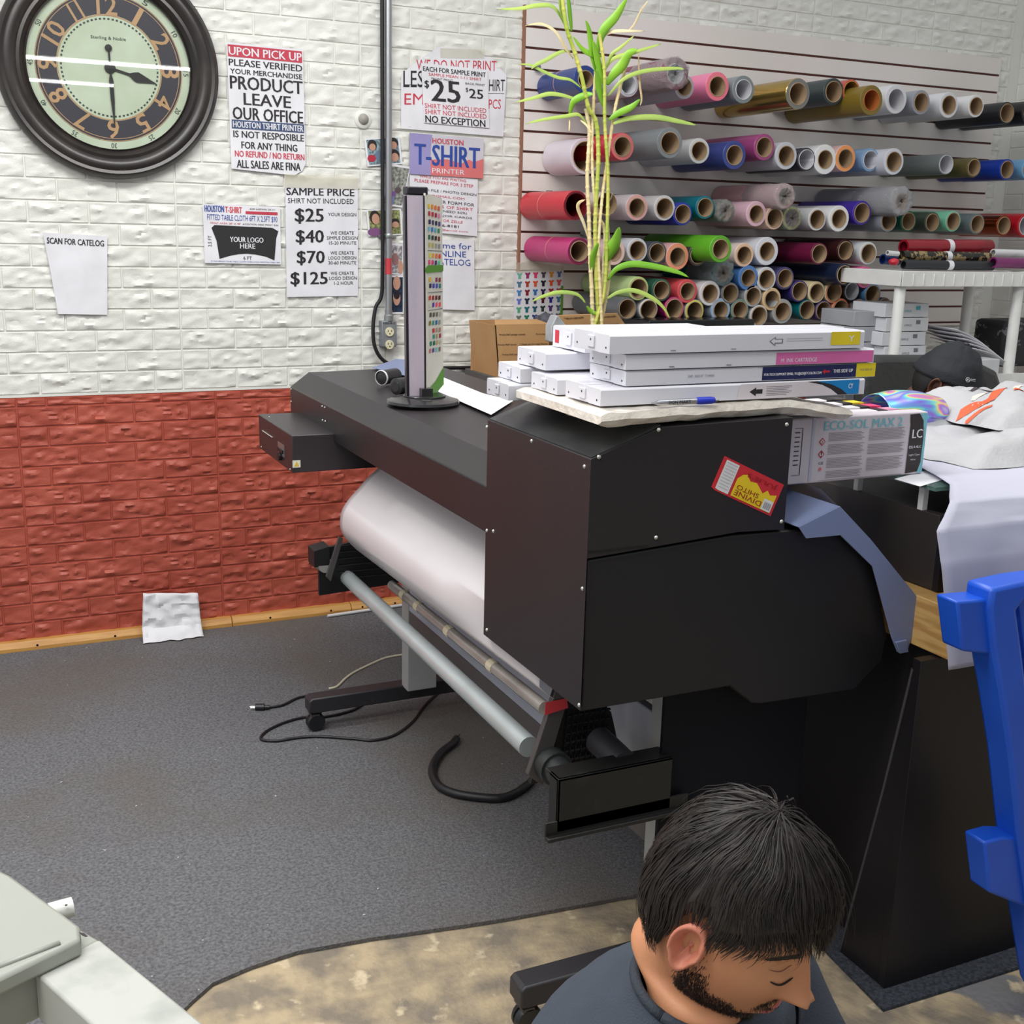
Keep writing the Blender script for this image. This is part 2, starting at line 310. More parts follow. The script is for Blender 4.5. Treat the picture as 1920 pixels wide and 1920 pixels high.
# ================================================================ POSTERS
def lettering(root, sh, items, h=.0014):
    cols = {}
    for it in items:
        t, u0, u1, v0, v1, mt = it[:6]; kw = it[6] if len(it) > 6 else {}
        mb = cols.setdefault(mt.name, (MB(), mt))[0]; sh.text(mb, t, u0, u1, v0, v1, h, 0, **kw)
    for k, (mb, mt) in cols.items(): mb.build('lettering', mt, root)
def poster(name, tl, tr, bl, label, cat, y=-.016, mt=None, outline=None, th=.0012):
    sh = posterpx(tl, tr, bl, y); root = thing(name, sh.P(.5, 1, 0), label, cat)
    sh.body('sheet', mt or WHITE, th, root, outline); return sh, root
TAPE = mat('yellowed clear tape', (222, 218, 196), .35, alpha=.45)
B1 = dict(bold=.012); B0 = {}
sh, rt = poster('pickup_notice', (425, 79), (568, 93), (434, 316), 'tall white notice headed UPON PICK UP taped beside the clock', 'poster', outline=[(0, 0), (0, 1), (.84, 1.03), (.95, .99), (1, .93), (1, 0)])
m = MB(); sh.rect(m, .01, .985, .015, .108); m.build('red_band', mat('band red', (196, 62, 82), .5), rt)
m = MB(); sh.rect(m, .025, .99, .604, .675); m.build('blue_band', mat('band blue', (62, 80, 118), .5), rt)
lettering(rt, sh, [('UPON PICK UP', .02, .98, .03, .095, WHITE, B1), ('PLEASE VERIFIED', .015, .985, .125, .178, BLK, B1), ('YOUR MERCHANDISE', .03, .98, .20, .24, BLK, B1), ('PRODUCT', .02, .985, .255, .36, BLK, B1),
    ('LEAVE', .19, .82, .385, .48, BLK, B1), ('OUR OFFICE', .04, .98, .50, .60, BLK, B1), ('HOUSTON TSHIRT PRINTER', .04, .98, .615, .665, WHITE, B1), ('IS NOT RESPOSIBLE', .04, .985, .69, .745, BLK, B1),
    ('FOR ANY THING', .14, .89, .775, .832, BLK, B1), ('NO REFUND / NO RETURN', .05, .985, .85, .90, RED, B1), ('ALL SALES ARE FINA', .07, .93, .925, .99, BLK, B1)])
sh, rt = poster('price_list', (535, 345), (671, 348), (538, 557), 'white SAMPLE PRICE list with four large dollar amounts', 'poster')
lettering(rt, sh, [('SAMPLE PRICE', .01, .95, .03, .095, BLK, B1), ('SHIRT NOT INCLUDED', .03, .94, .12, .165, BLK), ('$25', .12, .52, .21, .345, BLK, B1), ('$40', .13, .52, .40, .53, BLK, B1), ('$70', .14, .53, .585, .715, BLK, B1), ('$125', .05, .57, .775, .905, BLK, B1),
    ('YOUR DESIGN', .58, .975, .245, .275, BLK), ('WE CREATE', .61, .94, .41, .44, BLK), ('SIMPLE DESIGN', .56, .995, .455, .485, BLK), ('15-20 MINUTE', .59, .975, .50, .53, BLK), ('WE CREATE', .61, .94, .59, .62, BLK), ('LOGO DESIGN', .58, .975, .635, .665, BLK), ('30-60 MINUTE', .58, .975, .68, .71, BLK),
    ('WE CREATE', .61, .94, .775, .805, BLK), ('LOGO DESIGN', .59, .985, .82, .85, BLK), ('1-2 HOUR', .66, .93, .865, .895, BLK)])
m = MB(); s2 = posterpx((533, 326), (672, 330), (533, 352), -.0185); s2.rect(m, 0, 1, .0, 1, 0); m.build('tape_strip', TAPE, rt)
sh, rt = poster('table_cloth_flyer', (380, 382), (525, 388), (384, 493), 'small flyer showing a black fitted table cloth, YOUR LOGO HERE', 'poster')
m = MB(); sh.poly(m, [(.10, .40), (.14, .35), (.89, .365), (.97, .42), (.94, .55), (.91, .93), (.80, .87), (.66, .835), (.55, .825), (.44, .835), (.32, .87), (.19, .925), (.16, .62)]); m.build('table_picture', mat('print black', (45, 45, 47), .4), rt)
m = MB(); sh.rect(m, .545, .965, .095, .145); m.build('red_band', mat('band red', (0, 0, 0)), rt)
lettering(rt, sh, [('HOUSTON', .02, .27, .02, .13, BLUE, B1), ('T-SHIRT', .28, .50, .03, .135, RED, B1), ('FITTED TABLE CLOTH 6FT X 2.5FT $90', .05, .96, .17, .28, BLUE), ('PRINT AREA: 28" X 48"', .09, .48, .30, .33, RED), ('ADDITION SIDE PRINT $30', .5, .97, .305, .335, BLK), ('YOUR LOGO', .33, .77, .54, .63, WHITE, B1), ('HERE', .46, .66, .65, .735, WHITE, B1),
    ('6 FT', .5, .61, .87, .93, BLK), ('2.5 FT', .05, .095, .53, .72, BLK, dict(rot=90)), ('6200 HARWIN DR C1', .60, .93, .04, .07, BLK), ('IF YOU BRING YOUR TABLE CLOTH THEN LOGO PRINTING ONLY $70', .08, .98, .955, .98, BLUE)])
sh, rt = poster('catalog_sheet', (80, 436), (201, 443), (82, 588), 'white SCAN FOR CATELOG sheet on the left of the wall', 'poster', outline=[(0, 0), (.12, .5), (.22, 1), (1, .99), (1, 0)])
lettering(rt, sh, [('SCAN FOR CATELOG', .06, .95, .055, .13, BLK, B1)])
# big sheet behind the $25 sheet
sh, rt = poster('dozen_minimum_notice', (752, 125), (950, 128), (752, 241), 'wide white notice half covered by the $25 sheet, right of the conduit', 'poster', y=-.014, outline=[(0, .12), (0, 1), (.98, 1.15), (1, .12), (.86, -.14), (.72, -.24), (.70, -.3), (.35, -.33), (.18, -.14)])
lettering(rt, sh, [('LESS', .02, .27, .06, .33, BLK), ('EMI', .03, .25, .43, .61, RED), ('HIRT', .83, .985, .19, .38, BLK), ('PCS', .83, .95, .52, .68, RED), ('WE DO NOT PRINT', .14, .9, -.12, .05, RED)], .001)
m = MB(); sh.rect(m, .02, .2, .285, .292); sh.rect(m, .82, .98, .42, .427); m.build('rule_line', BLK, rt)
m = MB(); sh.rect(m, .36, .78, -.31, -.15, .0016); m.build('tape_strip', TAPE, rt)
sh, rt = poster('sample_print_price', (790, 118), (914, 131), (795, 230), 'smaller white sheet priced $25 twice, stuck over a wider notice', 'poster', y=-.019)
lettering(rt, sh, [('EACH FOR SAMPLE PRINT', .02, .97, .05, .13, BLK, B1), ('SAMPLE MEAN 1-11 SHIRT', .1, .9, .15, .20, RED), ('FRONT PRINT', .14, .46, .225, .26, BLK), ('BACK PRINT', .65, .95, .25, .285, BLK), ('$', .03, .10, .28, .42, BLK, B1), ('25', .12, .57, .25, .62, BLK, B1), ('$', .65, .69, .34, .42, BLK), ('25', .70, .92, .35, .51, BLK, B1),
    ('SHIRT NOT INCLUDED', .02, .96, .665, .745, RED), ('SHIRT NOT INCLUDED', .02, .96, .765, .845, RED), ('NO EXCEPTION', .02, .94, .87, .99, BLK, B1)])
sh, rt = poster('number_plate_sign', (768, 249), (907, 260), (768, 326), 'licence plate style sign reading HOUSTON T-SHIRT PRINTER in blue and red', 'sign', y=-.020, mt=mat('plate lilac white', (208, 205, 215), .35), th=.001)
m = MB(); sh.poly(m, [(0, 0), (0, 1), (.28, 1), (.28, .4), (.3, 0)], .0004); m.build('lilac_field', mat('plate lilac', (158, 150, 200), .35), rt)
m = MB(); sh.poly(m, [(.28, .62), (.28, 1), (1, 1.0), (1, .5), (.93, .56), (.86, .6), (.8, .55), (.7, .66), (.5, .58)], .0004); m.build('red_field', mat('plate red', (222, 120, 122), .35), rt)
lettering(rt, sh, [('HOUSTON', .30, .72, .08, .21, RED, B1), ('T-SHIRT', .06, .95, .24, .76, BLUE, dict(bold=.012)), ('PRINTER', .30, .74, .82, .94, WHITE)])
sh, rt = poster('waiting_steps_notice', (768, 322), (896, 336), (768, 432), 'white notice of three steps in black and red, below the plate sign', 'poster', y=-.015)
lettering(rt, sh, [('WHILE YOU ARE WAITING', .14, .82, .03, .075, RED), ('PLEASE PREPARE FOR 3 STEP', .07, .93, .105, .16, RED), ('1) SEND FILE / PHOTO DESIGN', .05, .98, .255, .31, BLK), ('@GMAIL.COM', .30, .80, .345, .395, RED), ('FILL ORDER FORM FOR', .1, .95, .43, .485, BLK), ('& SIZES OF SHIRT', .2, .93, .515, .565, RED), ('DEPOSIT (NEED 50%)', .15, .84, .595, .645, BLK), ('ALL MAJOR CARDS', .2, .92, .675, .72, BLK), ('CASH APP OR ZELLE', .15, .78, .755, .8, RED), ('832-566-8181', .2, .72, .84, .885, BLK, B1), ('HTXTS@gmail.com', .2, .86, .92, .96, RED)])
sh, rt = poster('online_catalog_sheet', (775, 446), (889, 452), (778, 579), 'white Scan me for ONLINE CATELOG sheet, lowest right of the conduit', 'poster', y=-.015)
lettering(rt, sh, [('Scan me for', .1, .95, .04, .125, BLUE), ('ONLINE', .3, .86, .155, .24, BLUE), ('CATELOG', .3, .93, .27, .36, BLUE)])
# snapshots pinned beside the conduit
def photo(tl, tr, bl, label, bg, blobs, y=-.015):
    sh, rt = poster('snapshot', tl, tr, bl, label, 'photo', y=y)
    rt['group'] = 'snapshots pinned behind the conduit'
    m = MB(); sh.rect(m, .05, .95, .05, .95, .0006); m.build('print', mat('photo ground %s' % (bg,), bg, .3, rgb2=tuple(v*.6 for v in bg), cscale=90, lo=.4, hi=.6), rt)
    for (u, v, r1, r2, c) in blobs:
        m = MB(); sh.poly(m, [(u+r1*math.cos(t*PI/8), v+r2*math.sin(t*PI/8)) for t in range(16)], .0010+.0001*len(c)+.00012*blobs.index((u, v, r1, r2, c))); m.build('print_figure', mat('photo tone %d %d %d' % c, c, .3), rt)
SK = (196, 150, 128); DK = (48, 42, 44)
photo((683, 260), (749, 256), (689, 312), 'square snapshot of several faces, topmost of those behind the conduit', (150, 175, 185), [(.2, .25, .13, .2, DK), (.2, .32, .09, .13, SK), (.8, .22, .14, .2, DK), (.8, .3, .1, .14, SK), (.38, .65, .14, .2, (110, 125, 150)), (.8, .65, .14, .2, DK), (.8, .74, .11, .16, SK), (.14, .72, .12, .13, (180, 50, 70))])
photo((732, 307), (770, 313), (716, 384), 'grey outdoor snapshot with a small purple figure, second from the top', (165, 168, 160), [(.62, .6, .15, .08, (95, 80, 85)), (.45, .72, .09, .09, (130, 90, 160)), (.45, .87, .08, .12, (120, 140, 190))], y=-.017)
photo((687, 393), (752, 391), (691, 443), 'snapshot with a bearded man in a purple shirt behind the conduit', (160, 165, 110), [(.22, .3, .15, .26, DK), (.24, .36, .11, .2, SK), (.18, .85, .2, .16, (130, 85, 130)), (.8, .5, .12, .14, DK), (.8, .6, .1, .12, SK)])
photo((722, 456), (756, 458), (722, 514), 'snapshot of two faces with a red streak, above the cartoon dog card', (200, 195, 200), [(.55, .5, .2, .2, (150, 110, 110)), (.85, .75, .15, .22, SK)])
photo((722, 516), (757, 516), (722, 589), 'card with two pale eared animal faces on dark blue, lowest snapshot', (45, 60, 85), [(.62, .2, .2, .18, SK), (.62, .58, .2, .2, SK), (.62, .50, .17, .12, (40, 38, 45))])
# wall bumper, conduit, outlet
p = Y(679, 224, 0); p.y = 0
r = thing('wall_bumper', p, 'small round grey rubber bumper on a white ring left of the conduit', 'bumper')
m = MB(); m.lathe([(0, .016), (.024, .016), (.032, .012), (.033, .004)], p, (0, -1, 0), 24); m.build('ring', M_WHITEB, r, smooth=40)
m = MB(); m.lathe([(0, .028), (.014, .026), (.02, .016)], p, (0, -1, 0), 20); m.build('pad', mat('grey rubber', (165, 162, 155), .7), r, smooth=60)
a = Y(731, 2, -.03); b = Y(725.5, 590, -.03)
xc = (a.x+b.x)/2
r = thing('wall_outlet', (xc, -.02, b.z-.12), 'grey metal double outlet box at the foot of the conduit', 'outlet')
o1 = Y(716, 602, -.045); o2 = Y(744, 650, -.045)
m = MB(); m.box((o1.x, -.046, o2.z), (o2.x, -.006, o1.z)); m.build('box', mat('grey steel box', (140, 144, 150), .4, .3), r, bev=.003)
cxo = (o1.x+o2.x)/2
for k in (0, 1):
    zc = o1.z-.045-k*.048+.004
    m = MB(); m.lathe([(0, .051), (.0165, .051), (.0175, .045)], (cxo, 0, zc), (0, -1, 0), 20); q = m.build('socket', mat('ivory socket', (226, 220, 185), .4), r, smooth=40)
    m = MB(); m.box((cxo-.008, -.0516, zc), (cxo-.0055, -.051, zc+.008)); m.box((cxo+.0055, -.0516, zc), (cxo+.008, -.051, zc+.008)); m.sph((cxo, -.0512, zc-.007), .0028, 8, sc=(1, .3, 1)); m.build('slot', BLK, q)
m = MB(); sh = Sheet((o1.x+.006, -.0462, o1.z-.004), (o2.x-.008, -.0462, o1.z-.004), (o1.x+.006, -.0462, o1.z-.012)); sh.text(m, 'HBS-B-2', 0, 1, 0, 1, .0004, bold=.03); m.build('lettering', BLK, r)
r = thing('conduit', (xc, -.03, o1.z), 'silver metal conduit running up the wall to the ceiling', 'pipe')
m = MB(); m.tube([(xc, -.032, o1.z), (xc, -.032, 2.95)], .0125, 14); m.build('pipe', mat('galvanised conduit', (185, 186, 190), .3, .8), r, smooth=40)
m = MB(); m.lathe([(.018, 0), (.018, .02), (.0145, .024), (.0145, .04)], (xc, -.032, o1.z), (0, 0, 1), 14); m.build('connector', mat('zinc fitting', (170, 175, 175), .35, .7), r, smooth=40)
zz = Y(727, 447, -.03).z
m = MB(); m.lathe([(.0128, 0), (.0145, .002), (.0145, .016), (.0128, .018)], (xc, -.032, zz), (0, 0, 1), 14); m.box((xc-.035, -.02, zz+.003), (xc+.035, -.012, zz+.012)); m.build('strap', mat('zinc fitting', (0, 0, 0)), r, smooth=40)
z1 = Y(727, 484, -.03).z; z2 = Y(726, 514, -.03).z
m = MB(); m.lathe([(.0129, 0), (.0129, z1-z2)], (xc-.0004, -.0322, z2), (0, 0, 1), 14, a0=2.0, a1=4.6); m.build('red_label', mat('label red', (196, 60, 70), .5), r)
r = MB(); pts = [(xc-.0225, -.029, 2.95), (xc-.0225, -.029, 1.7), (xc-.0235, -.029, 1.35), (xc-.028, -.028, 1.245), (xc-.05, -.025, 1.20), (xc-.062, -.03, 1.12), (xc-.055, -.035, 1.05), (xc-.02, -.04, 1.0), (xc+.05, -.04, .975), (xc+.15, -.035, .968), (xc+.30, -.03, .965), (1.86, -.03, .962), (2.2, -.03, .95)]
def smoothpts(P, n=6):
    P = [Vector(p) for p in P]; out = []
    for i in range(len(P)-1):
        p0 = P[max(i-1, 0)]; p1 = P[i]; p2 = P[i+1]; p3 = P[min(i+2, len(P)-1)]
        for k in range(n):
            t = k/n; out.append(.5*((2*p1)+(p2-p0)*t+(2*p0-5*p1+4*p2-p3)*t*t+(3*p1-p0-3*p2+p3)*t**3))
    return out+[P[-1]]
M_CABLE = mat('black cable', (24, 22, 28), .45)
r.tube(smoothpts(pts), .0075, 8); tag(r.build('power_cable', M_CABLE, smooth=True), 'black cable hanging down beside the conduit and along the wall', 'cable')
# ================================================================ LARGE FORMAT PRINTER
M_PBLK = mat('printer black steel', (37, 33, 36), .4, rgb2=(33, 30, 33), cscale=3, spec=.5, bump=.06, bscale=400)
M_PDRK = mat('printer dark panel', (20, 20, 24), .5, rgb2=(18, 18, 21), cscale=3)
M_STEEL = mat('bright screw', (205, 205, 200), .25, .9)
M_LEG = mat('light grey leg', (170, 172, 172), .45); M_FOOT = mat('foot black', (44, 42, 46), .5)
M_GREYB = mat('crossbar grey', (168, 174, 190), .45)
pr = thing('large_format_printer', (1.2, -1.7, 0), 'black wide format printer on a wheeled stand with white media hanging out', 'printer')
XF = .92; YN = -2.635; YF = -.68; YH = -2.215
m = MB(); m.xz([(XF, .91), (XF, 1.004), (.980, 1.048), (1.42, 1.056), (1.46, 1.03), (1.46, .90), (1.0, .90)], YH-.02, YF); body = m.build('main_body', M_PBLK, pr, bev=.0025)
m = MB(); m.xz([(XF-.001, .694), (XF-.001, 1.139), (1.052, 1.186), (1.327, 1.190), (1.327, .984), (1.225, 1.0-.012), (XF+.0, .969)], YN, YH); cov = m.build('end_cover', M_PBLK, pr, bev=.003)
m = MB(); m.xz([(XF+.003, .691), (XF+.003, .965), (1.215, .982), (1.33, .980), (1.44, .975), (1.495, .955), (1.55, .893), (1.605, .745), (1.6, .69), (1.535, .637), (1.31, .644), (1.29, .648), (1.235, .691)], YN+.004, YH+.004); m.build('lower_cover', M_PDRK, pr, bev=.003)
# lid plates on top of the end cover
m = MB(); m.add([(XF+.002, YN+.003, 1.1405), (1.052, YN+.003, 1.1885), (1.052, YH-.003, 1.1885), (XF+.002, YH-.003, 1.1405)], [(0, 1, 2, 3)]); m.build('lid_panel', mat('scuffed black lid', (66, 68, 68), .3, rgb2=(36, 37, 41), cscale=9, aniso=(1, .6, 1)), cov, solid=.003)
def screw(p, ax, par=pr, r=.0042): 
    m = MB(); m.lathe([(0, r*.75), (r*.6, r*.6), (r, r*.15), (r, 0)], p, ax, 10); m.build('screw', M_STEEL, par, smooth=50)
for px, py in ((997, 827), (1096, 875), (1092, 1104), (1086, 1322), (925, 996)): screw(X(px, py, XF-.001), (-1, 0, 0), cov)
for px, py in ((913, 801), (913, 995), (913, 1181)): screw(X(px, py, XF-.001), (-1, 0, 0), cov)
for px, py in ((1123, 857), (1235, 806), (1475, 796), (1230, 1008), (1465, 978)): screw(Y(px, py, YN), (0, -1, 0), cov)
for px, py in ((604, 762), (609, 764), (605, 788), (610, 790), (546, 730), (546, 753)): screw(X(px, py, XF), (-1, 0, 0), pr, .0035)
# slot cut lines and scratches on the end
m = MB(); a = Y(1104, 1034, YN-.0005); b = Y(1215, 1023, YN-.0005); m.box((a.x, YN-.001, b.z-.002), (b.x, YN+.004, b.z+.001)); m.build('seam', mat('seam black', (6, 6, 8), .6), cov)
# left control box
bx = thing  # noqa
M_CB = mat('control box brown black', (46, 40, 43), .38)
m = MB(); m.box((.80, -1.155, .829), (1.10, -.757, .934)); cb = m.build('control_box', M_CB, pr, bev=.002)
for px, py in ((490, 838), (505, 788-6), (544, 880)): screw(X(px, py, .80), (-1, 0, 0), cb, .003)
m = MB(); q = Y(556, 870, -1.156); m.box((q.x-.011, -1.1565, q.z-.010), (q.x+.011, -1.155, q.z+.010)); wl = m.build('warning_label', mat('label cream', (222, 220, 200), .5), cb)
m = MB(); m.add([(q.x-.007, -1.157, q.z-.006), (q.x+.007, -1.157, q.z-.006), (q.x, -1.157, q.z+.007)], [(0, 1, 2)]); m.build('triangle', mat('label yellow', (222, 180, 50), .5), wl)
m = MB(); a = X(492, 808, .7995); b = X(511, 820, .7995); m.box((.797, b.y, b.z), (.80, a.y, a.z+.002)); m.build('tape_tag', mat('cloth tape grey', (200, 202, 196), .7), cb)
m = MB(); a = X(521, 827, .7995); b = X(533, 852, .7995); m.box((.799, b.y, b.z-.01), (.8005, a.y, a.z)); kk = m.build('switch_plate', mat('switch plate', (150, 146, 146), .3, .6), cb)
m = MB(); m.box((.795, b.y+.008, b.z), (.799, a.y-.008, a.z-.016)); m.tube([(.799, (a.y+b.y)/2, b.z-.012), (.79, (a.y+b.y)/2, b.z-.012)], .012, 12); m.build('rocker_switch', mat('switch black', (18, 18, 20), .4), kk)
# media sheet
YM = -1.22
prof = [Y(*q, YM) for q in ((716, 868), (707, 880), (690, 895), (672, 916), (655, 935), (643, 953), (638, 972), (639, 993), (650, 1012), (668, 1030))]
sp = smoothpts(prof, 4)
_e = Y(1030, 1306, -2.42); DX = (_e.x-prof[-1].x)*1.1; DZ = (_e.z-prof[-1].z)*1.1
def med(u, v):
    k = v*(len(sp)-1); i = min(int(k), len(sp)-2); t = k-i; p = sp[i].lerp(sp[i+1], t)
    y = YM+(-2.44-YM)*u; cr_ = .005*math.exp(-((u-.22)/.015)**2-((v-.3)/.06)**2)
    x = p.x-cr_+DX*u*v*v; k2 = max(0, min(1, (-1.95-y)/.22)); x += max(0, .937-x)*k2
    return Vector((x, y, p.z+DZ*u*v*v))
m = MB(); m.grid(med, 44, 56); mm = bpy.data.materials.new('white vinyl media'); mm = mat('white vinyl media', (208, 202, 205), .22, rgb2=(202, 196, 199), cscale=2, spec=.5)
m.build('media_sheet', mm, pr, smooth=True, solid=.0012)
# media core tube with tape under the sheet
m = MB(); t0 = Vector(Y(735, 1097, -1.35)); t1 = Vector(Y(1022, 1328, -2.43)); m.tube([t0, t1], .0135, 14); tb = m.build('tension_bar', mat('clear plastic tube', (150, 145, 140), .15, rgb2=(118, 112, 108), cscale=20, aniso=(1, .3, 1)), pr, smooth=40)
for k in (.12, .24, .47, .74):
    m = MB(); c_ = t0.lerp(t1, k); m.lathe([(.0141, -.016), (.0149, 0), (.0141, .016)], c_, t1-t0, 12); m.build('tape_wrap', mat('masking tape', (196, 186, 160), .5), tb)
# take-up roller
ra = Vector((.957, -1.10, .507)); rb = Vector((.951, -2.375, .508))
m = MB(); m.tube([ra, rb], .0215, 24); ro = m.build('takeup_roller', mat('brushed steel tube', (188, 196, 198), .36, .45), pr, smooth=40)
m = MB(); m.tube([ra+Vector((0, .06, 0)), ra+Vector((0, -.006, 0))], [.02, .026], 16); m.build('end_hub', mat('hub black', (40, 44, 44), .4), ro, smooth=40)
m = MB(); m.tube([(.965, -2.44, .50), (.965, -2.47, .50)], .034, 18); m.tube([(.965, -2.47, .50), (.965, -2.50, .50)], .028, 18); m.build('end_hub', mat('hub black', (40, 44, 44), .4), ro, smooth=40)
m = MB(); m.tube([(.968, -2.495, .497), (.968, -2.57, .497)], .0265, 24); m.build('sleeve', mat('brushed steel tube', (0, 0, 0)), ro, smooth=40)
# near guard plate with ribs and bent arm
gp = [Y(*q, -2.42) for q in ((1046, 1300), (1110, 1300), (1146, 1335), (1158, 1390), (1130, 1440), (1050, 1462), (995, 1470), (1004, 1440))]
m = MB(); m.prism(gp, (0, .012, 0)); gd = m.build('guard_plate', mat('guard black', (12, 12, 16), .5), pr)
m = MB()
for i in range(7):
    for k in range(9):
        x = 1.02+k*.0125-i*.001; z = .585-i*.0185
        if x < 1.118 and z > .455: m.box((x-.012+.0, -2.428, z-.0012), (x-.004, -2.4205, z+.0012)); m.box((x-.0125, -2.426, z-.008), (x-.0115, -2.4205, z+.008))
m.build('guard_ribs', mat('guard rib', (38, 40, 46), .4), gd)
arm = [Y(*q, -2.425) for q in ((1036, 1288), (1060, 1304), (1012, 1468), (984, 1448), (1000, 1400))]
m = MB(); m.prism(arm, (0, -.014, 0)); am = m.build('bracket_arm', mat('arm grey', (72, 68, 68), .45), pr, bev=.002)
tp = [Y(*q, -2.441) for q in ((1023, 1317), (1062, 1309), (1065, 1327), (1021, 1341))]
m = MB(); m.prism(tp, (0, -.0008, 0)); m.build('red_tape', mat('red tape', (200, 52, 62), .5), am)
# near channel bracket
yb0, yb1 = -2.60, -2.50
def P(px, py, y=yb0): return Y(px, py, y)
m = MB()
xl, xr = P(1047, 1458).x, P(1262, 1422).x; zt = .552
m.box((xl, yb0, .447), (xr, yb0+.006, zt)); m.box((xl, yb0, zt-.006), (xr, yb0+.052, zt)); m.box((xl-.0, yb0, .447), (xl+.006, yb0+.035, zt))
m.box((xl-.022, yb0, .440), (xr+.04, yb0+.006, .470)); m.box((xl-.022, yb0-.012, .436), (xr+.06, yb0+.004, .444))
ch = m.build('channel_bracket', mat('bracket black', (24, 24, 23), .45, rgb2=(44, 42, 42), cscale=30, lo=.6, hi=.8), pr, bev=.0015)
m = MB(); m.tube([(1.06, -2.56, .535), (1.06, -2.46, .54)], [.026, .028], 18); m.build('motor', mat('motor dark', (52, 50, 56), .5), ch, smooth=40)
m = MB(); m.box((xl+.007, yb0+.004, .50), (xl+.022, yb0+.012, .545)); m.build('reel_edge', M_STEEL, ch)
m = MB(); m.box((Y(1246, 1340, -2.585).x, -2.585, .30), (1.46, -2.575, .70)); m.build('side_plate', mat('navy black plate', (12, 13, 22), .6, spec=.2), pr, bev=.001)
# far bracket
m = MB(); zf = .0
fb = [(.862, .60), (.862, .575), (.875, .570), (.883, .475), (1.2, .475), (1.2, .64), (.95, .64)]
m.xz([(.855, .552), (.855, .60), (.90, .61), (.90, .552)], -1.165, -1.10); m.xz([(.872, .462), (.872, .60), (1.13, .63), (1.14, .480), (1.10, .472)], -1.15, -1.138); fk = m.build('far_bracket', mat('guard black', (0, 0, 0)), pr)
m = MB(); m.tube([(.888, -1.165, .555), (.888, -1.12, .55)], .022, 14); m.build('end_hub', mat('hub grey', (130, 128, 126), .5), fk, smooth=40)
m = MB()
for i in range(6): m.box((.93, -1.156, .505+i*.02), (1.08, -1.15, .507+i*.02))
m.build('guard_ribs', mat('guard rib', (0, 0, 0)), fk)
arm = [Y(*q, -1.17) for q in ((634, 1005), (641, 1008), (618, 1088), (610, 1080))]
m = MB(); m.prism(arm, (0, -.012, 0)); m.build('bracket_arm', mat('arm grey', (0, 0, 0)), fk)
# stand
for yc, nm in ((-1.105, 0), (-2.53, 1)):
    m = MB(); m.box((1.150, yc-.028, .115), (1.245, yc+.028, .92 if nm == 0 else .70)); m.build('leg', M_LEG, pr, bev=.003)
    yf = -1.066 if nm == 0 else -2.545
    m = MB(); m.xz([(.852, .075), (.852, .112), (.862, .12), (1.50, .12), (1.50, .072), (.868, .072)], yf-.027, yf+.027); ft = m.build('foot', M_FOOT, pr, bev=.004)
    for xx in (.882, 1.46):
        m = MB(); m.box((xx-.012, yf-.012, .055), (xx+.012, yf+.012, .072)); m.lathe([(0, -.016), (.024, -.016), (.028, -.010), (.028, -.003), (.02, -.001), (.02, .001), (.028, .003), (.028, .010), (.024, .016), (0, .016)], (xx-.006, yf-.004, .0385), (0, 1, 0), 20)
        m.build('caster', mat('caster black', (30, 32, 36), .4), ft, smooth=40)
    m = MB(); m.box((.86, yf-.02, .060), (.885, yf+.02, .066)); m.build('brake_lever', mat('arm grey', (0, 0, 0)), ft)
m = MB(); m.box((1.152, -2.502, .322), (1.21, -1.133, .376)); m.build('crossbar', mat('crossbar dark', (88, 84, 84), .5), pr, bev=.003)
m = MB(); m.box((1.153, -2.502, .376), (1.175, -1.133, .60)); m.build('crossbar', M_GREYB, pr, bev=.003)
# rear sheet metal tray running the whole width
T = [Y(*q, -2.65) for q in ((1470, 975), (1498, 988), (1575, 949), (1632, 1010), (1729, 1130))]
TB = [Y(*q, -2.65) for q in ((1702, 1221), (1683, 1223), (1672, 1195), (1636, 1062), (1576, 1004), (1512, 1010), (1498, 990))]
M_TRAY = mat('blue grey sheet metal', (120, 132, 168), .38, rgb2=(112, 124, 158), cscale=2)
m = MB(); m.prism([p for p in [T[1], T[2], T[3], T[4]]+TB[:-1]], (0, .003, 0))
for a, b in ((T[1], T[2]), (T[2], T[3]), (T[3], T[4])):
    n_ = Vector((b.z-a.z, 0, -(b.x-a.x))).normalized()*.002
    m.prism([a, b, b+n_, a+n_], (0, 1.90, 0))
tr = m.build('rear_tray', M_TRAY, pr, bev=.001)
tq = [Y(*q, -2.6505) for q in ((1676, 1203), (1697, 1198), (1700, 1221), (1684, 1224))]
m = MB(); m.prism(tq, (0, -.006, 0)); m.build('tray_hook', M_TRAY, tr, bev=.001)
q1 = Y(1555, 948, -2.64)
m = MB(); 
WV = [T[2]+Vector((.0, .02, .004)), T[3]+Vector((.004, .02, .006)), T[3].lerp(T[4], .28)+Vector((.006, .02, .008))]
m.grid(lambda u, v: (WV[0].lerp(WV[1], min(1, v*2)) if v < .5 else WV[1].lerp(WV[2], v*2-1))+Vector((.012, .05+u*1.4, .012+.004*math.sin(u*7))), 12, 8)
m.build('media_tail', mm, tr, smooth=True)
for px, py in ((1172, 1103), (1340, 1213)):
    pass
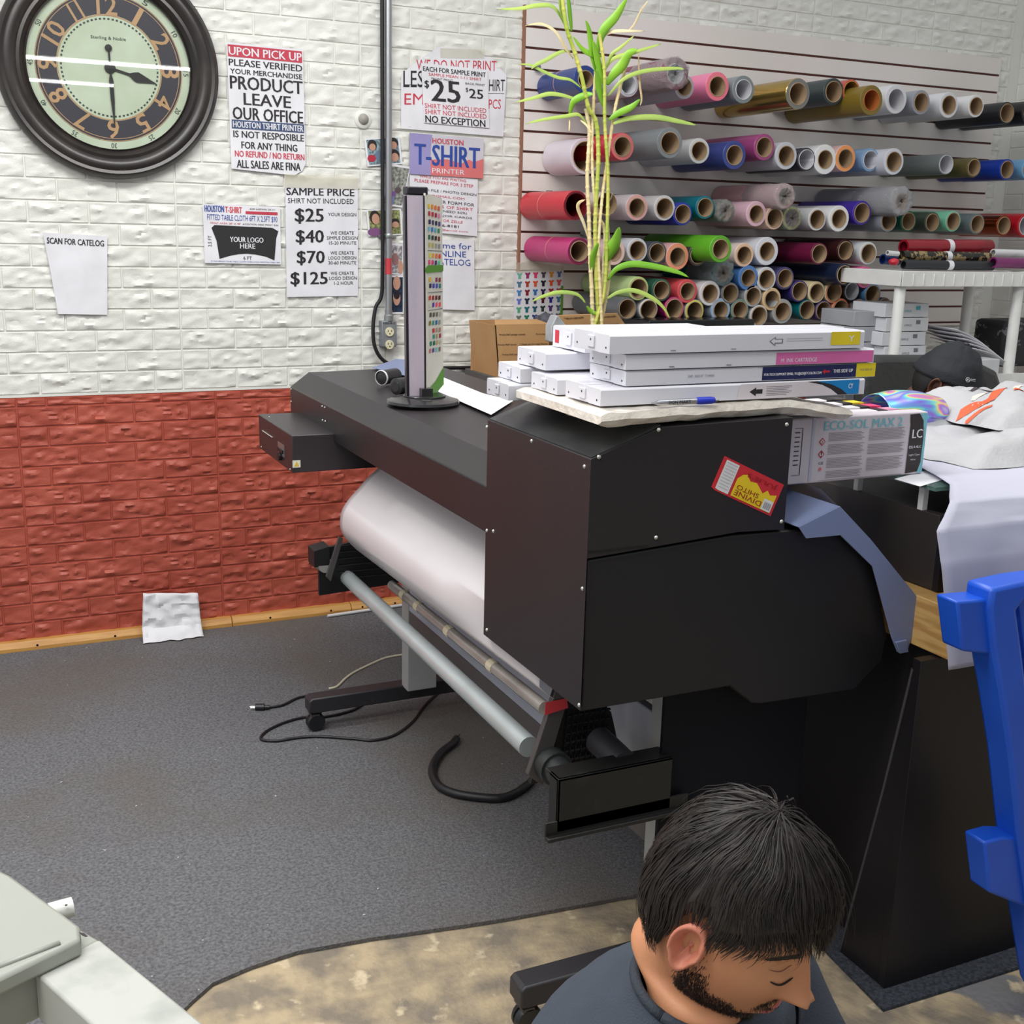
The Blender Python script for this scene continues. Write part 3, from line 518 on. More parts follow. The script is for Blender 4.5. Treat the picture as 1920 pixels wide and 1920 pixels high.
# label sticker on the end
sh = Sheet(Y(1359, 855, YN-.001), Y(1470, 909, YN-.001), Y(1333, 916, YN-.001))
r = thing('food_label_sticker', sh.P(.5, 1), 'red and yellow food label stuck askew on the printer end', 'sticker')
sh.body('sheet', mat('sticker red', (205, 48, 58), .35), .0008, r, outline=[(0, 0), (0, .95), (.06, 1.0), (1, 1), (1, 0)])
m = MB(); sh.poly(m, [(.05, .06), (.05, .93), (.10, .95), (.26, .95), (.26, .06)], .0005); m.build('nutrition_panel', mat('sticker white', (222, 222, 226), .4), r)
m = MB(); sh.poly(m, [(.30, .42), (.30, .94), (.96, .94), (.96, .38), (.86, .46), (.8, .36), (.74, .5), (.66, .38), (.6, .3), (.5, .34), (.42, .2), (.36, .25)], .0007); m.build('yellow_panel', mat('sticker yellow', (232, 200, 40), .35), r)
m = MB(); sh.rect(m, .80, .955, .60, .93, .0009); bp_ = m.build('barcode_panel', mat('sticker white', (0, 0, 0)), r)
m = MB()
for k in range(11): sh.rect(m, .825+k*.0105, .825+k*.0105+.003+.003*(k % 3 == 0), .68, .88, .0012)
for k in range(9): sh.rect(m, .07, .235, .12+k*.09, .128+k*.09, .0012)
m.build('barcode', GRY, bp_)
m = MB(); sh.text(m, 'SHITO', .34, .70, .56, .70, .0012, bold=.03, rot=180); sh.text(m, 'DIVINE', .33, .78, .73, .88, .0012, bold=.03, rot=180); sh.text(m, 'JULIE\'S', .42, .92, .1, .26, .0012, bold=.02, rot=180); m.build('lettering', mat('sticker dark red', (150, 30, 30), .4), r)
# ================================================================ VINYL ROLLS
M_CORE = mat('cardboard core', (178, 152, 122), .7, rgb2=(160, 134, 104), cscale=12)
M_COREW = mat('white core', (214, 214, 220), .5)
def vmat(c, gloss=.38, metal=0): return mat('vinyl %d %d %d' % c, c, gloss, metal, rgb2=tuple(v*.93 for v in c), cscale=3)
PLASTIC = bpy.data.materials.new('crumpled clear plastic'); PLASTIC.use_nodes = True
_b = PLASTIC.node_tree.nodes['Principled BSDF']; _b.inputs['Base Color'].default_value = (.9, .9, .92, 1); _b.inputs['Roughness'].default_value = .12; _b.inputs['Alpha'].default_value = .42
_n = PLASTIC.node_tree.nodes.new('ShaderNodeTexNoise'); _n.inputs['Scale'].default_value = 45; _p = PLASTIC.node_tree.nodes.new('ShaderNodeBump'); _p.inputs['Strength'].default_value = 1; _p.inputs['Distance'].default_value = .02
PLASTIC.node_tree.links.new(_n.outputs['Fac'], _p.inputs['Height']); PLASTIC.node_tree.links.new(_p.outputs[0], _b.inputs['Normal'])
NR = 0
def roll(ex, ey, rp, ri, body, name, row, yn=-.40, ring=None, core=None, wrap=0, band=None, far=-.03, dx=0, tail=0, lab=None):
    global NR; NR += 1
    e = Y(ex, ey, yn); d = depth(e); R = rp*d/F; RI = ri*d/F; RC = min(RI+.0028, R-.0004)
    fx = e.x+dx; c0 = Vector((fx, far, e.z)); ax = (e-c0)
    L = ax.length
    r = thing('vinyl_roll', c0+Vector((0, 0, -R)), lab or '%s in the %s' % (name, row), 'vinyl roll', 'vinyl rolls on the slat wall')
    m = MB(); m.lathe([(RC, 0), (R, 0), (R, L-.0015), (R-.0015, L)], c0, ax, 28, 0); m.lathe([(R-.0015, L), (RC, L)], c0, ax, 28, 1)
    m.build('vinyl', [vmat(body), vmat(ring or body)], r, smooth=40)
    m = MB(); m.lathe([(RC, L-.0002), (RC-.0004, L+.002), (RI, L+.002), (RI, .01), (0, .01)], c0, ax, 28); m.build('core', core or M_CORE, r, smooth=40)
    if wrap:
        sd = random.random()*50; u_ = ax.normalized().orthogonal().normalized(); q_ = ax.normalized().cross(u_)
        m = MB()
        def fn(u, v):
            a = 2*PI*u; v2 = v*1.0
            if v2 < .6: rr = R*1.05; h = L*(.5+.5*v2/.6)
            else: t = (v2-.6)/.4; rr = R*(1.08-.95*t); h = L+.012*math.sin(t*3)
            nz = noise.noise(Vector((math.cos(a)*3, math.sin(a)*3, v*7+sd)))
            return c0+ax.normalized()*(h+.012*nz*(v > .5))+(u_*math.cos(a)+q_*math.sin(a))*max(.001, rr*(1+.10*nz))
        m.grid(fn, 36, 16); m.build('plastic_wrap', PLASTIC, r, smooth=True)
    if band:
        m = MB(); m.lathe([(R, L*band-.0012), (R+.0012, L*band), (R, L*band+.0012)], c0+Vector((0, 0, 0)), ax, 28); m.build('rubber_band', mat('rubber band', (205, 150, 130), .5), r, smooth=True)
    return r
BKW = (222, 222, 228)
T1 = 'top row'; 
ROWS = {
'top row': [(1098, 149, 25, 15, (38, 62, 130), 'navy blue', dict(band=.45, yn=-.33)), (1178, 159, 22, 16, (190, 186, 196), 'whitish grey', dict(core=M_COREW)), (1283, 163, 22, 15, (176, 170, 182), 'pale lilac grey', {}),
  (1266, 138, 29, 17, (128, 52, 76), 'plastic wrapped maroon', dict(wrap=1, yn=-.50, core=M_COREW)), (1345, 162, 26, 17, (232, 128, 168), 'bright pink', dict(ring=(240, 120, 140))), (1394, 168, 25, 17, (128, 136, 140), 'mid grey', dict(core=M_COREW)),
  (1496, 176, 28, 19, (190, 160, 88), 'shiny gold', dict(metal=1, yn=-.5, ring=(120, 120, 118))), (1563, 172, 24, 18, (52, 64, 68), 'dark slate', {}), (1596, 171, 21, 17, (190, 84, 76), 'coral red with gold core', dict(ring=(205, 90, 70), core='gold')),
  (1634, 188, 27, 18, (128, 106, 36), 'olive gold', dict(yn=-.5, core='orange')), (1680, 186, 26, 18, BKW, 'thick white', dict(core=M_COREW)), (1727, 192, 22, 16, (152, 154, 164), 'cool grey', {}), (1779, 197, 23, 16, BKW, 'white', {}), (1830, 199, 20, 15, (228, 228, 230), 'white', {}), (1888, 212, 20, 16, (26, 28, 34), 'glossy black', {}), (1932, 212, 22, 16, (20, 21, 26), 'glossy black', {})],
'second row': [(1098, 293, 33, 26, (222, 212, 222), 'printed lilac swatch', dict(yn=-.26, lab='pale roll wrapped in a printed swatch leaflet behind the bamboo stems')), (1167, 275, 25, 17, (200, 48, 66), 'red', dict(ring=(225, 120, 120))), (1256, 268, 28, 19, (134, 140, 144), 'thick grey', dict(yn=-.47)), (1311, 283, 23, 16, (205, 208, 208), 'white', {}), (1377, 291, 26, 17, (56, 70, 140), 'denim blue', {}), (1433, 276, 24, 17, (160, 70, 128), 'plum', {}),
  (1474, 292, 25, 17, (200, 203, 212), 'white', {}), (1512, 299, 21, 17, (52, 50, 66), 'dark indigo with white core', dict(core=M_COREW)), (1547, 299, 27, 16, (234, 234, 236), 'thick white', {}), (1585, 297, 24, 16, (226, 190, 190), 'peach with orange rim', dict(ring=(245, 158, 90))), (1632, 300, 21, 16, (130, 165, 205), 'light blue', dict(core=M_COREW)),
  (1676, 303, 24, 17, (212, 214, 224), 'white', dict(yn=-.45)), (1774, 308, 19, 16, (116, 124, 124), 'long grey', dict(core=M_COREW)), (1826, 314, 18, 14, (98, 90, 50), 'olive', {}), (1888, 318, 19, 15, (10, 52, 158), 'royal blue', {}), (1930, 318, 19, 15, (120, 175, 215), 'sky blue', {})],
'third row': [(1080, 385, 27, 22, (205, 40, 56), 'red', dict(core='dred', ring=(120, 20, 40), band=.42)), (1138, 382, 22, 20, (205, 196, 190), 'cream with yellow green rim', dict(ring=(205, 210, 110))), (1194, 389, 24, 16, (206, 198, 202), 'white with pink rim', dict(ring=(232, 176, 172))), (1246, 390, 23, 17, (212, 210, 212), 'white', {}), (1280, 401, 21, 16, (38, 54, 165), 'cobalt blue', {}),
  (1322, 389, 21, 16, (0, 112, 128), 'teal', {}), (1360, 395, 20, 15, (84, 100, 88), 'plastic wrapped grey green', dict(wrap=1)), (1418, 401, 23, 15, (226, 186, 200), 'pale pink', {}), (1452, 409, 21, 16, (218, 186, 170), 'beige', {}), (1485, 409, 21, 16, (190, 200, 150), 'yellow green rimmed', dict(ring=(215, 228, 110), wrap=1)),
  (1532, 411, 21, 16, (222, 222, 224), 'white', {}), (1573, 410, 24, 16, (236, 236, 236), 'thick white', {}), (1616, 399, 22, 17, (70, 46, 160), 'violet blue', {}), (1666, 414, 20, 16, (150, 154, 164), 'lavender grey', {}), (1703, 415, 19, 15, (0, 88, 62), 'bottle green', {}), (1748, 417, 19, 15, (58, 72, 60), 'dark olive green', {}), (1787, 415, 19, 15, (126, 200, 168), 'mint green', {}),
  (1832, 420, 19, 15, (104, 116, 120), 'blue grey', {}), (1882, 423, 19, 15, (150, 70, 40), 'copper foil', dict(metal=1)), (1924, 423, 22, 17, (184, 18, 36), 'bright red', dict(core=M_COREW))],
'raised third row': [(1472, 368, 23, 15, (214, 172, 176), 'plastic wrapped dusty pink', dict(yn=-.46, wrap=1)), (1690, 377, 26, 14, (168, 168, 176), 'plastic wrapped silver grey', dict(yn=-.50, wrap=1))],
'fourth row': [(1086, 471, 25, 18, (190, 52, 116), 'magenta', dict(ring=(120, 30, 70), band=.5)), (1151, 473, 24, 15, (222, 196, 204), 'pale pink', dict(ring=(240, 205, 195))), (1195, 469, 22, 16, (212, 214, 222), 'white', {}), (1232, 474, 21, 16, (76, 82, 92), 'charcoal blue', {}), (1270, 481, 25, 16, (234, 184, 184), 'salmon with orange rim', dict(ring=(246, 160, 126))),
  (1309, 478, 21, 16, (70, 62, 62), 'dark brown', {}), (1351, 467, 25, 17, (96, 172, 40), 'lime green', dict(yn=-.52)), (1395, 478, 22, 15, (236, 218, 210), 'peach white', dict(ring=(240, 200, 170))), (1438, 471, 26, 16, (226, 228, 236), 'thick white', {}), (1536, 476, 20, 16, (108, 22, 60), 'burgundy', dict(yn=-.46)), (1585, 470, 20, 16, (58, 24, 26), 'glossy dark brown', {}), (1628, 475, 21, 16, (226, 228, 230), 'white', {})],
'fifth row': [(1356, 512, 24, 14, (0, 96, 108), 'plastic wrapped teal', dict(wrap=1)), (1403, 521, 23, 15, (84, 134, 200), 'sky blue', {}), (1437, 523, 22, 16, (216, 218, 222), 'white', {}), (1472, 522, 21, 16, (70, 66, 110), 'dusky indigo', {}), (1583, 515, 20, 16, (22, 34, 62), 'navy', dict(yn=-.5)), (1622, 520, 20, 14, (242, 116, 172), 'bubblegum pink', {})],
'sixth row': [(1197, 541, 22, 17, (186, 212, 150), 'pale green', dict(ring=(200, 212, 130))), (1240, 544, 21, 16, (46, 92, 74), 'forest green', {}), (1289, 546, 22, 15, (222, 86, 92), 'coral', {}), (1331, 550, 23, 16, (226, 222, 226), 'white', {}), (1369, 550, 20, 16, (120, 126, 138), 'slate grey', {}), (1412, 555, 20, 15, (188, 190, 192), 'pale grey', {}), (1447, 561, 21, 15, (228, 196, 150), 'peach rimmed', {}), (1499, 546, 20, 16, (62, 50, 120), 'deep purple', {}),
  (1531, 548, 20, 15, (232, 214, 172), 'cream', {}), (1563, 548, 20, 16, (238, 226, 190), 'cream with orange rim', dict(ring=(244, 138, 96))), (1597, 546, 19, 15, (40, 34, 40), 'black', dict(core=M_COREW)), (1636, 552, 20, 16, (100, 152, 205), 'light blue', {})],
'bottom row': [(1176, 579, 21, 17, (104, 108, 112), 'dark grey', {}), (1216, 581, 20, 17, (220, 220, 222), 'white', {}), (1264, 579, 22, 17, (150, 32, 100), 'magenta purple', dict(ring=(205, 90, 120))), (1302, 583, 21, 16, (170, 172, 160), 'yellow rimmed', dict(ring=(222, 216, 110))), (1351, 581, 22, 15, (150, 160, 176), 'pale blue rimmed', dict(ring=(160, 190, 222))), (1387, 581, 20, 15, (120, 146, 136), 'grey green', {}),
  (1423, 592, 20, 16, (210, 210, 212), 'white', {}), (1467, 584, 23, 16, (168, 170, 170), 'thick light grey', {}), (1513, 581, 19, 16, (0, 108, 116), 'deep teal', {}), (1544, 583, 19, 16, (86, 68, 120), 'purple grey', {}), (1576, 580, 20, 16, (226, 150, 126), 'orange rimmed', dict(ring=(244, 128, 92))), (1611, 580, 19, 16, (160, 146, 140), 'taupe', {}), (1657, 577, 19, 16, (16, 32, 58), 'navy', {})]}
CORES = dict(gold=mat('gold core', (206, 152, 78), .35, .3), orange=mat('orange brown core', (196, 116, 60), .4), dred=mat('dark red core', (120, 22, 32), .5))
for rw, lst in ROWS.items():
    prev = None
    for ex, ey, rp, ri, body, nm, kw in lst:
        kw = dict(kw); metal = kw.pop('metal', 0)
        if isinstance(kw.get('core'), str): kw['core'] = CORES[kw['core']]
        if metal: mat('vinyl %d %d %d' % body, body, .18, .9)
        lab = kw.pop('lab', None) or ' '.join(('%s roll, %s on slat wall, %s' % (nm, rw, 'leftmost' if prev is None else 'right of %s' % prev.split(' with ')[0])).split()[:16])
        roll(ex, ey, rp, ri, body, nm, rw, lab=lab, **kw); prev = nm
# swatch print on the wrapped roll
# small metal hooks
r0 = None
for px, py in ((1094, 438), (1008, 128), (1138, 438), (1160, 440), (1104, 546), (1030, 363)):
    p = Y(px, py, -.024); m = MB(); m.box((p.x-.014, -.05, p.z-.008), (p.x+.014, -.018, p.z-.004)); m.box((p.x-.014, -.024, p.z-.008), (p.x+.014, -.0222, p.z+.012))
    o = m.build('slat_wall_hook', mat('hook steel', (150, 150, 155), .3, .8), None); tag(o, 'small metal hook bracket clipped into a slat wall groove', 'hook', 'hooks on the slat wall')
# t-shirt colour chart
sh, rt = poster('shirt_colour_chart', (965, 509), (1057, 505), (963, 606), 'white chart of small coloured T-shirts at the left end of the slat wall', 'poster', y=-.024)
cc = [(120, 190, 165), (150, 40, 95), (225, 60, 110), (80, 70, 85), (235, 160, 50), (85, 110, 165), (85, 125, 150), (175, 60, 45), (230, 90, 50), (20, 25, 30), (235, 85, 35), (228, 90, 90), (75, 135, 190), (130, 10, 45), (50, 115, 180), (45, 30, 80), (170, 15, 40), (190, 70, 95), (110, 125, 205), (30, 40, 70), (60, 60, 90), (90, 20, 50), (35, 30, 140), (75, 115, 160), (90, 175, 130), (0, 110, 120), (10, 95, 115), (40, 60, 55), (85, 40, 120), (90, 105, 130), (110, 125, 110), (20, 130, 95), (35, 60, 140), (90, 90, 90), (70, 20, 40), (100, 100, 120)]
TS = [(-.5, -.5), (-.2, -.5), (-.1, -.4), (.1, -.4), (.2, -.5), (.5, -.5), (.5, -.2), (.28, -.12), (.28, .5), (-.28, .5), (-.28, -.12), (-.5, -.2)]
mats_ = []; m = MB()
for i, c_ in enumerate(cc):
    u = .10+(i % 6)*.162; v = .09+(i//6)*.165; mats_.append(mat('shirt print %d %d %d' % c_, c_, .6))
    sh.poly(m, [(u+a*.10, v+b*.115) for a, b in TS], .0008, i)
m.build('shirt_print', mats_, rt)
m = MB(); sh.rect(m, .95, 1.0, .32, .98, .0012); m.build('green_tape', mat('green tape', (90, 150, 50), .5), rt)
m = MB(); sh.poly(m, [(.05, -.16), (.02, .03), (1.0, .03), (1.0, -.06), (.5, -.14), (.3, -.2)], .0012); m.build('tape_strip', TAPE, rt)
# ================================================================ THINGS ON THE PRINTER
M_CART = mat('white cartridge plastic', (214, 214, 222), .3, rgb2=(208, 208, 216), cscale=3); M_CARTT = mat('milky cartridge plastic', (206, 208, 214), .35, rgb2=(192, 194, 202), cscale=20)
M_CARD = mat('printed white card', (226, 220, 226), .45)
# wrapped foam board lying on the end cover, drooping over its right end
r = thing('wrapped_foam_slab', (1.2, -2.45, 1.19), 'slab wrapped in glossy cream film under the ink cartridges on the printer end', 'package')
c0 = [Z(988, 766, 1.192), Z(1196, 805, 1.192), Z(1492, 777, 1.192)]
x0, x1, x2 = .925, 1.355, 1.50
def slab(u, v):
    # u along x, v around section (bottom->front->top->back)
    x = x0+(x2-x0)*u; drop = 0 if x < 1.34 else -.16*(x-1.34); yn = -2.655+.06*u; yb = -2.33
    P_ = [(yb, 1.1925), (yn+.012, 1.1925), (yn, 1.205), (yn+.004, 1.217), (yb, 1.218), (yb, 1.1925)]
    k = v*5; i = min(int(k), 4); t = k-i; y = P_[i][0]*(1-t)+P_[i+1][0]*t; z = P_[i][1]*(1-t)+P_[i+1][1]*t
    n = noise.noise(Vector((x*28, y*30, z*60)))*.0028
    e = min(1, min(u, 1-u)*40); z = 1.205+(z-1.205)*(.55+.45*e)
    return Vector((x-(0 if u > 0 else .0), y-.06*0+n*.6, z+drop+n))
m = MB(); m.grid(slab, 60, 40); 
m.add([slab(0, k/10) for k in range(10)], [tuple(range(10))]); m.add([slab(1, k/10) for k in range(10)], [tuple(range(10))])
m.build('film_wrap', mat('cream plastic film', (236, 230, 220), .22, rgb2=(224, 214, 202), cscale=24, bump=.5, bscale=40, coat=.3), r, smooth=50)
def ink(name, near, x1px, z0=None, h=.029, dy=.125, y=-2.6, mt=M_CART, label='', wrapend=0, lenx=None, prints=None):
    p = Y(near[0], near[1], y); x0 = p.x; z0 = p.z if z0 is None else z0
    x1 = Y(x1px, near[1]-30, y).x if lenx is None else x0+lenx
    rt = thing('ink_cartridge', ((x0+x1)/2, y+dy/2, z0), label, 'ink cartridge', 'large ink cartridges on the printer')
    m = MB(); zt = z0+h; ye = y+dy
    m.prism([(x0, y, z0), (x0, y+dy*.33, z0), (x0, y+dy*.33, z0+.001), (x0, ye, z0), (x0, ye, zt-.002), (x0, ye-.004, zt), (x0, y+dy*.46, zt), (x0, y+dy*.44, zt-.004), (x0, y+dy*.42, zt-.001), (x0, y+.003, zt-.001), (x0, y, zt-.004)], (x1-x0, 0, 0))
    bd = m.build('cartridge_body', mt, rt, bev=.0018)
    m = MB(); m.box((x0-.003, y+dy*.40, z0+h*.2), (x0, y+dy*.58, z0+h*.8)); m.build('end_tab', mt, bd, bev=.001)
    m = MB(); 
    for yy, zz in ((y+.012, z0+h*.3), (y+dy*.48, z0+h*.6), (ye-.012, z0+h*.3)): m.tube([(x0-.0006-.003*(yy == y+dy*.48), yy, zz), (x0+.001, yy, zz)], .0018, 10)
    m.build('pin_hole', mat('pin hole dark', (46, 46, 58), .5), bd)
    sh = Sheet((x0, y-.0003, zt), (x1, y-.0003, zt), (x0, y-.0003, z0))
    if prints: prints(sh, rt)
    return rt, sh
IBL = mat('print navy', (30, 36, 86), .4); IYE = mat('print yellow', (226, 204, 40), .4); IPK = mat('print pink', (216, 108, 170), .4); ICY = mat('print cyan', (20, 130, 200), .4); IRD = mat('print red', (200, 40, 60), .4)
def pr1(sh, rt):
    m = MB(); sh.rect(m, .855, .98, .08, .8, .0003); m.build('yellow_label', IYE, rt)
    m = MB(); sh.poly(m, [(.60, .52), (.625, .28), (.625, .4), (.655, .4), (.655, .64), (.625, .64), (.625, .78)], .0003); sh.poly(m, [(.606, .52), (.621, .36), (.621, .44), (.65, .44), (.65, .6), (.621, .6), (.621, .7)], .0005, 1)
    sh.rect(m, .67, .82, .40, .415, .0003); sh.rect(m, .67, .82, .52, .535, .0003); m.build('arrow_print', [GRY, M_CART], rt)
    m = MB(); sh.text(m, 'Y', .93, .955, .3, .62, .0006, bold=.01); m.build('lettering', WHITE, rt)
    m = MB(); 
    for u in (.22, .45): sh.rect(m, u, u+.02, .86, .9, .0004)
    m.build('clip_slot', GRY, rt)
def pr2(sh, rt):
    m = MB(); sh.rect(m, .58, .995, .16, .97, .0003); m.build('pink_label', IPK, rt)
    m = MB(); sh.text(m, 'M  INK CARTRIDGE', .60, .75, .55, .82, .0006); m.build('lettering', WHITE, rt)
    m = MB(); 
    for u in (.16, .38): sh.rect(m, u, u+.02, .84, .9, .0004)
    m.build('clip_slot', GRY, rt)
def pr3(sh, rt):
    m = MB(); sh.rect(m, .52, .915, .06, .95, .0003); m.build('navy_label', IBL, rt)
    m = MB(); sh.rect(m, .915, 1.0, .02, .97, .0003); m.build('yellow_label', IYE, rt)
    m = MB(); sh.text(m, 'FOR TECH SUPPORT EMAIL: 911@LEXJETCOLOR.COM', .527, .765, .48, .72, .0006, bold=.01); sh.text(m, 'THIS SIDE UP', .815, .90, .38, .62, .0006, bold=.01); m.build('lettering', WHITE, rt)
    m = MB(); sh.poly(m, [(.768, .5), (.78, .34), (.78, .44), (.80, .44), (.80, .58), (.78, .58), (.78, .7)], .0006); m.build('red_arrow', IRD, rt)
    m = MB(); sh.text(m, 'EXP.: 2023.07  T104060', .23, .33, .42, .58, .0005); sh.text(m, 'THIS SIDE UP', .93, .985, .4, .55, .0006); m.build('lettering', GRY, rt)
def pr4(sh, rt):
    m = MB(); sh.poly(m, [(.50, .10), (.505, .08), (.8, .06), (.86, .25), (.93, .6), (.96, .95), (.49, .98)], .0003); lb = m.build('side_label', mat('label pinkish', (224, 216, 222), .4), rt)
    m = MB(); sh.poly(m, [(.80, .08), (.975, .06), (.975, .95), (.93, .95), (.9, .6), (.86, .3)], .0005, 0); sh.poly(m, [(.76, .09), (.81, .08), (.86, .28), (.9, .6), (.93, .96), (.89, .96), (.86, .6), (.82, .3)], .0004, 1); m.build('cyan_label', [ICY, BLK], rt)
    m = MB(); sh.poly(m, [(.535, .55), (.56, .3), (.56, .42), (.585, .42), (.585, .68), (.56, .68), (.56, .82)], .0006)
    for k in range(6): sh.rect(m, .60, .70-.01*(k % 3), .28+k*.1, .30+k*.1, .0006)
    m.build('arrow_print', BLK, rt)
    m = MB(); sh.text(m, 'CY', .93, .95, .3, .6, .0008, bold=.01); m.build('lettering', WHITE, rt)
ink('a', (1125, 765), 1620, z0=1.2205, label='cartridge with milky end and cyan label, lowest of the right hand stack', mt=M_CART, h=.030, prints=pr4, y=-2.602)
ink('a', (1172, 733), 1640, label='cartridge with navy THIS SIDE UP label, second lowest of the right stack', prints=pr3, y=-2.596, z0=1.2515, h=.0265)
ink('a', (1172, 705), 1638, label='cartridge with pink label, second from top of the right stack', prints=pr2, y=-2.598, z0=1.279, h=.0265)
ink('a', (1142, 674), 1620, label='cartridge with yellow Y label on top of the right stack', prints=pr1, y=-2.602, z0=1.3065, h=.033)
LEF = 'large ink cartridges on the printer'
ink('b', (953, 755), 1200, label='milky wrapped cartridge at the far left bottom of the pile', y=-2.325, z0=1.1925, h=.031, mt=M_CARTT, lenx=.35, dy=.1)
ink('b', (975, 727), 1200, label='white cartridge second from bottom at the far left', y=-2.32, z0=1.224, h=.030, lenx=.35, dy=.1)
ink('b', (1044, 748), 1200, label='white cartridge in front of the left pile, beside the milky one', y=-2.455, z0=1.2195, h=.030, lenx=.38, dy=.105)
ink('b', (1022, 713), 1200, label='white cartridge bridging the left pile under the red lettered box', y=-2.385, z0=1.2545, h=.033, lenx=.42, dy=.12)
rt, sh = ink('b', (1096, 686), 1200, label='small white box with red marks on top of the left pile', y=-2.42, z0=1.2885, h=.040, lenx=.30, dy=.13)
rt.name = 'ink_box'; ORG['ink_box'] = rt.location.copy(); rt['category'] = 'box'; rt['label'] = 'small white box with red marks standing on top of the left pile'
x0 = sh.o.x; y0 = -2.42; s2 = Sheet((x0-.0003, y0+.13, 1.3285), (x0-.0003, y0, 1.3285), (x0-.0003, y0+.13, 1.2885))
m = MB(); s2.rect(m, .08, .2, .2, .8, .0004); s2.poly(m, [(.66, .6), (.8, .4), (.8, .8)], .0004); m.build('red_mark', IRD, rt)
m = MB(); s2.text(m, 'ABC', .4, .55, .3, .7, .0004, rot=90); m.build('lettering', mat('print green', (120, 160, 90), .5), rt)
# pen
a = Y(1213, 751, -2.612); b = Y(1341, 743, -2.612); a.z = 1.2265; b.z = 1.2265
d_ = (b-a); r = thing('ballpoint_pen', (a+b)/2-Vector((0, 0, .005)), 'silver and blue ballpoint pen lying in front of the stacked cartridges', 'pen')
a.y = b.y = -2.627
m = MB(); m.lathe([(.0008, 0), (.0028, .008), (.0048, .014), (.0052, .05), (.0055, .10)], a, d_, 14); m.build('barrel', mat('silver barrel', (190, 192, 198), .25, .8), r, smooth=50)
m = MB(); m.lathe([(.0056, .088), (.0066, .095), (.0066, .118), (.0055, .125), (0, .126)], a, d_, 14); m.build('grip', mat('pen blue', (40, 60, 200), .35), r, smooth=50)
m = MB(); m.lathe([(.002, .125), (.0018, .135), (0, .136)], a, d_, 10); m.build('tip', M_STEEL, r, smooth=50)
m = MB(); ps = Sheet(a+Vector((.03, -.0054, .003)), a+Vector((.075, -.0054, .003)), a+Vector((.03, -.0054, -.003))); ps.text(m, 'SIGN MART', 0, 1, 0, 1, .0004); m.build('lettering', BLK, r)
# swatch tower on a round base
cx, cy = Z(793, 757, 1.054).x, Z(793, 757, 1.054).y; zt = 1.0572
r = thing('swatch_tower', (cx, cy, zt), 'tall slim colour swatch display on a round black base', 'display stand')
m = MB(); m.lathe([(0, .004), (.0935, .004), (.096, .001), (.094, .0075), (.058, .0165), (0, .017)], (cx, cy, zt), (0, 0, 1), 48); m.lathe([(.0, .0), (.09, .0), (.09, .004)], (cx, cy, zt-.0), (0, 0, 1), 40)
m.build('base', mat('gloss black plastic', (40, 40, 42), .2), r, smooth=35)
m = MB(); m.lathe([(.0, .02), (.055, .02), (.056, .0185), (.055, .0165)], (cx+.004, cy, zt), (0, 0, 1), 40); m.box((cx-.014, cy-.03, zt+.016), (cx+.016, cy+.01, zt+.04)); m.build('turntable', mat('gloss black plastic', (0, 0, 0)), r, smooth=35)
yt = cy-.01; A0 = Y(758, 366, yt); A1 = Y(797, 366, yt); B0 = Y(763, 758, yt); B1_ = Y(800, 756, yt)
m = MB(); m.prism([A0, A1, B1_, B0], (0.02, .07, 0)); m.build('column', mat('column edge black', (28, 22, 34), .4), r, bev=.002)
C0 = Y(763, 367, yt-.001); C1 = Y(793, 367, yt-.001); D0 = Y(768, 757, yt-.001); D1 = Y(796, 755, yt-.001)
m = MB(); m.add([C0, D0, D1, C1], [(0, 1, 2, 3)]); m.build('front_strip', mat('lilac grey strip', (190, 176, 188), .45, rgb2=(176, 168, 184), cscale=30, aniso=(1, 1, .15)), r)
m = MB(); m.box((A0.x+.01, cy-.005, A0.z+.002), (A0.x+.065, cy+.03, A0.z+.022)); m.build('top_cap', mat('column edge black', (0, 0, 0)), r, bev=.003)
E0 = Y(797, 362, yt); E1 = Y(829, 372, yt+.09); G0 = Y(801, 757, yt); G1 = Y(826, 707, yt+.09)
pg = Sheet(Vector(E0), Vector(E1), Vector((G0.x, G0.y, G0.z)))
def pgP(u, v, h=0):
    t = Vector(E0).lerp(Vector(E1), u); b_ = Vector(G0).lerp(Vector((E1.x+(G0.x-E0.x), E1.y, G0.z)), u); return t.lerp(b_, v)+pg.n*h
pg.P = pgP
m = MB(); m.prism([pgP(0, 0), pgP(0, .995), pgP(1, .93), pgP(1, 0)], -pg.n*.004); pgo = m.build('swatch_page', mat('page ivory', (226, 222, 210), .5), r)
